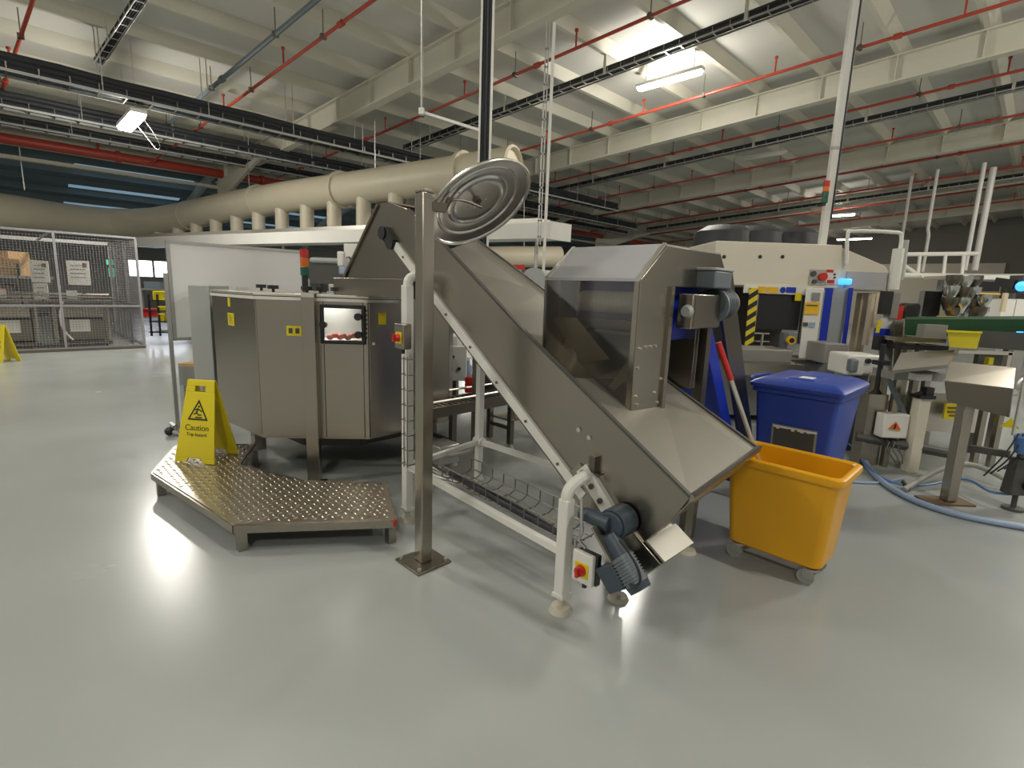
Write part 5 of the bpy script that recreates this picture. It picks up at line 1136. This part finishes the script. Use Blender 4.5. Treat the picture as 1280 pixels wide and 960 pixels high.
# control box with black knobs
t = T('control_box', 'white control box with round black knobs behind the blue bin', 'box', (A(1080, 455, 5.2).x, 5.2, 0), 'w')
g = G(); pb(g, 1060, 444, 1102, 470, 5.2, .35); t.part('body', g, 'white', bev=.02)
for (x, y) in ((1084, 451), (1064, 460)): a = A(x, y, 5.2); t.part('knob', G().cyl(a, a + Vector((0, -.03, 0)), .025, n=14), 'black')
g = G(); pb(g, 1065, 449, 1074, 466, 5.1, .1); t.part('blue_valve', g, 'greyblue', bev=.02)
g = G(); pb(g, 1084, 468, 1108, 506, 5.1, .35); t.part('lower_cabinet', g, 'steel', bev=.01); g = G(); pb(g, 1062, 470, 1084, 508, 5.3, .3); t.part('lower_cabinet', g, 'lightgrey', bev=.01); g = G(); pb(g, 1081, 494, 1106, 510, 4.95, .15); t.part('pale_tray', g, 'white')
t.part('stand', G().box(A(1065, 500, 5.3).x, 5.32, 0, A(1105, 500, 5.3).x, 5.55, A(1085, 508, 5.3).z), 'darkgrey')
t = T('stand_column', 'thin black column with round foot beside the white control box', 'stand', (A(1096, 495, 4.9).x, 4.9, 0), 'w')
a, b_ = A(1095, 492, 4.9), A(1101, 430, 4.9); t.part('shaft', G().cyl(a, (a.x, a.y, b_.z), .022, n=12), 'black'); t.part('base', G().cyl((a.x, a.y, a.z), (a.x, a.y, a.z + .04), .055, .025, n=18), 'black'); t.part('clamp', G().box(a.x - .06, a.y - .04, a.z + .28, a.x + .06, a.y + .04, a.z + .32), 'black')
t.part('pedestal', G().box(a.x - .09, a.y - .05, 0, a.x + .09, a.y + .1, a.z), 'steel')
# teal hose
solo('hose', 'teal hose hanging beside the black column', 'hose', G().tube([A(1108, 462, 4.85), A(1112, 478, 4.8), A(1118, 492, 4.8), A(1126, 507, 4.8), A(1130, 516, 4.8)], .022, 8, 2), 'conduit', (0, 0, 0), 'w')
# long steel slanted chute
t = T('slide_chute', 'wide grey steel slide sloping below the yellow tray', 'chute', (A(1160, 455, 4.6).x, 4.7, 0), 'w')
g = G(); g.hexa([A(1115, 463, 4.35), A(1184, 456, 4.35), A(1184, 460, 4.35), A(1115, 467, 4.35)], [A(1126, 441, 5.1), A(1198, 437, 5.1), A(1198, 439, 5.1), A(1126, 444, 5.1)]); t.part('slide', g, 'matte_steel')
g = G(); pb(g, 1118, 466, 1180, 476, 4.7, .3); t.part('under_frame', g, 'midgrey'); g = G(); pb(g, 1146, 468, 1165, 476, 4.5, .1); t.part('pale_block', g, 'paper')
for x in (1122, 1158): a = A(x, 470, 4.8); t.part('leg', G().box(a.x, 4.8, 0, a.x + .05, 4.85, a.z), 'steel')
t = T('frame_table', 'steel framed table holding a small yellow part at the right', 'table', (A(1235, 450, 5).x, 5, 0), 'w')
g = G(); pb(g, 1198, 439, 1268, 443, 4.9, .05); pb(g, 1259, 441, 1264, 462, 4.9, .05); t.part('frame', g, 'steel_light'); g = G(); pb(g, 1222, 443, 1260, 460, 5.2, .05); t.part('back', g, 'darkgrey'); g = G(); pb(g, 1236, 447, 1242, 456, 5.1, .05); t.part('yellow_part', g, 'yellow')
for x in (1240, 1262): a = A(x, 460, 4.92); t.part('leg', G().box(a.x, 4.92, 0, a.x + .05, 4.97, a.z), 'steel')
# ------------------------------------------------ hopper on post (front right)
hs = T('hopper_stand', 'open steel hopper tray on a single grey post at the right', 'stand', (A(1187, 628, 3.9).x, 3.92, 0), 'w')
bx, by = A(1187, 628, 3.93).x, 3.95
hs.part('base_plate', G().box(bx - .19, by - .08, 0, bx + .16, by + .10, .016), 'rust')
hs.part('post', G().box(bx - .04, by - .04, .02, bx + .04, by + .04, .82), 'steel', bev=.005)
zc = zz(1220, 520, 3.9); zd = zz(1220, 482, 3.9); hx0, hx1 = A(1179, 500, 3.8).x, A(1265, 500, 3.8).x
f0, f1, k0, k1 = A(1181, 477, 3.8), A(1267, 487, 3.7), A(1188, 453, 4.05), A(1270, 461, 3.95)
m0, m1, n0, n1 = A(1184, 502, 3.86), A(1262, 522, 3.79), A(1190, 498, 4.05), A(1262, 514, 3.98)
hs.part('front_panel', G().slab([f0, f1, m1, m0], (.004, .008, 0)), 'steel_dark')
hs.part('side_panel', G().slab([f0, m0, n0, k0], (.008, 0, 0)), 'steel')
hs.part('side_panel', G().slab([f1, m1, n1, k1], (-.008, 0, 0)), 'steel')
hs.part('sloping_tray', G().slab([f0, f1, k1, k0], (0, .003, .008)), 'steel')
hs.part('bottom', G().slab([m0, m1, n1, n0], (0, 0, .006)), 'steel_dark')
hs.part('tray_post', G().cyl((hx1 + .0, 3.74, zc - .1), (hx1 + .0, 3.74, zd + .1), .01, n=8), 'steel_light')
# white column with junction box
jc = T('machine_column', 'cream square column with small black clamp beside the warning box', 'column', (A(1133, 592, 4.7).x, 4.68, 0), 'w')
bx2 = A(1137, 585, 4.7).x; jc.part('shaft', G().box(bx2 - .05, 4.65, 0.0, bx2 + .05, 4.75, zz(1150, 497, 4.7)), 'cream', bev=.006); ztp = zz(1150, 497, 4.7)
jc.part('clamp', G().box(bx2 - .07, 4.63, ztp, bx2 + .07, 4.76, ztp + .03).box(bx2 + .0, 4.66, ztp + .03, bx2 + .07, 4.73, ztp + .10).cyl((bx2 - .09, 4.68, ztp + .02), (bx2 - .03, 4.68, ztp + .05), .02, n=10), 'black')
jb = T('junction_box', 'cream electrical box with orange warning triangle low beside the column', 'box', tuple(A(1121, 535, 4.75)), 'w')
g = G(); pb(g, 1104, 518, 1136, 548, 4.72, .12); jb.part('body', g, 'white', bev=.01)
jb.part('warning_triangle', G().slab([A(1110, 536, 4.71), A(1126, 538, 4.71), A(1120, 527, 4.71)], (0, -.004, 0)), 'orange')
jb.part('bolt_symbol', G().slab([A(1117, 536, 4.70), A(1119, 536, 4.70), A(1121, 530, 4.70), A(1119, 530, 4.70)], (0, -.003, 0)), 'black')
for x in (1108, 1114, 1120, 1126, 1131): a = A(x, 549, 4.75); jb.part('cable_gland', G().cyl(a, a - Vector((0, 0, .035)), .014, n=8), 'black')
jb.part('support_bar', G().cyl(A(1070, 545, 4.9), A(1187, 567, 4.6), .045, n=10), 'darkgrey')
g = G()
for k in range(3): x = 1112 + 7 * k; g.tube([A(x, 552, 4.74), A(x - 4, 562, 4.72), A(x + 2, 570, 4.7), A(x + 8 - 3 * k, 580, 4.68)], .005, 5, 2)
jb.part('cables', g, 'steel_dark')
t = T('floor_unit', 'pale low machine base seen behind the hopper post', 'machine', (A(1150, 560, 5.6).x, 5.6, 0), 'w')
g = G(); pb(g, 1062, 505, 1130, 512, 5.3, .4); t.part('top_shelf', g, 'midgrey'); g = G(); pb(g, 1150, 500, 1225, 540, 5.3, .4); t.part('cabinet', g, 'steel_light')
g = G(); pb(g, 1181, 505, 1207, 524, 5.2, .02); t.part('yellow_label', g, 'yellow', label='yellow warning label'); g = G(); pb(g, 1185, 509, 1203, 511, 5.19, .01); pb(g, 1185, 514, 1200, 516, 5.19, .01); pb(g, 1187, 519, 1203, 520.5, 5.19, .01); t.part('label_print', g, 'rust')
g = G(); pb(g, 1064, 540, 1068, 585, 5.4, .1); t.part('leg', g, 'galv')
for x in (1155, 1218): a = A(x, 540, 5.4); t.part('leg', G().box(a.x, 5.4, 0, a.x + .07, 5.47, a.z), 'steel')
# right edge actuator stand
ac = T('actuator_stand', 'dark actuator stand with cables at the right edge', 'stand', (A(1262, 636, 3.9).x, 3.95, 0), 'w')
ax = A(1260, 640, 3.9).x; ay = 3.85
ac.part('foot', G().cyl((ax - .02, ay, 0), (ax - .02, ay, .02), .07, n=18).cyl((ax - .02, ay, .02), (ax - .02, ay, .14), .018, n=10), 'darkgrey')
ac.part('housing', G().hexa([(ax - .11, ay - .05, .13), (ax + .05, ay - .05, .13), (ax + .05, ay + .05, .13), (ax - .11, ay + .05, .13)], [(ax - .09, ay - .04, .42), (ax + .02, ay - .04, .42), (ax + .02, ay + .04, .42), (ax - .09, ay + .04, .42)]), 'darkgrey', bev=.01)
ac.part('column', G().bar((ax - .03, ay, .42), (ax + .06, ay, 1.0), .05), 'steel_dark')
ac.part('knob', G().cyl((ax + .0, ay - .05, .22), (ax + .0, ay - .09, .22), .04, n=14), 'black')
ac.part('yellow_triangle', G().slab([A(1250, 533, 3.95), A(1273, 536, 3.95), A(1264, 522, 3.95)], (0, -.006, 0)), 'yellow')
ac.part('black_clamp', G().box(ax - .02, ay - .06, .70, ax + .06, ay + .06, .78).cyl((ax + .02, ay - .05, .60), (ax + .02, ay - .05, .72), .02, n=8), 'black')
g = G()
for k in range(5): g.tube([(ax - .04 * k + .02, ay - .04, .62), (ax - .05 * k, ay - .06, .52), (ax - .06 * k, ay - .05, .42), (ax - .05 * k - .05, ay + .05, .33 - .02 * k)], .006, 5, 2)
ac.part('cables', g, 'cable')
ac.part('cross_rail', G().bar(A(1212, 560, 4.1), A(1262, 568, 3.9), .05), 'darkgrey')
ac.part('blue_cap', G().cyl(A(1283, 545, 3.8), A(1283, 565, 3.8), .07, n=16), 'blueh'); ac.part('ring_clamp', G().lathe([(.06, 0), (.07, .01), (.06, .02)], A(1280, 482, 3.9), (0, -1, 0), 18), 'steel_light')
ac.part('lever', G().cyl(A(1232, 496, 3.85), A(1290, 492, 3.85), .008, n=6), 'steel_light')
# ------------------------------------------------ hoses on the floor
def fl(x, y, h=.02):
    d = fwd + right * ((x - 640) / F) + up * ((480 - y) / F); return Vector((0, 0, H)) + d * ((h - H) / d.z)
solo('floor_hose', 'thick pale blue hose curving from the blue bin across the floor', 'hose', G().tube([fl(1050, 500, .2), fl(1058, 530, .12), fl(1072, 560, .03), fl(1090, 592, .025), fl(1120, 615, .025), fl(1160, 633, .025), fl(1215, 648, .025), fl(1300, 662, .025)], .024, 12, 2), 'hose', (0, 0, 0), 'w')
solo('air_line', 'thin blue air line crossing the thick floor hose', 'hose', G().tube([fl(1052, 548, .1), fl(1068, 560, .06), fl(1080, 580, .05), fl(1105, 600, .04), fl(1135, 608, .03), fl(1165, 606, .05), fl(1195, 598, .08), fl(1215, 600, .12), fl(1235, 615, .1), fl(1262, 618, .12)], .010, 10, 2), 'blueh', (0, 0, 0), 'w')
solo('floor_hose', 'grey hose arching behind the hopper post', 'hose', G().tube([fl(1130, 612, .03), fl(1150, 600, .08), fl(1172, 588, .12), fl(1195, 580, .14), fl(1215, 580, .14), fl(1240, 590, .12), fl(1262, 602, .08), fl(1310, 612, .05)], .022, 10, 2), 'rubber', (0, 0, 0), 'w')
solo('air_line', 'pale line lying straight on the floor behind the amber tub', 'hose', G().tube([fl(1060, 602, .012), fl(1090, 604, .012), fl(1112, 602, .012), fl(1130, 598, .03)], .010, 8, 1), 'hose', (0, 0, 0), 'w')
solo('hose_clip', 'black clip where the floor hoses cross', 'clip', G().bar(fl(1128, 602, .05), fl(1136, 612, .03), .02, .03), 'black', (0, 0, 0), 'w')
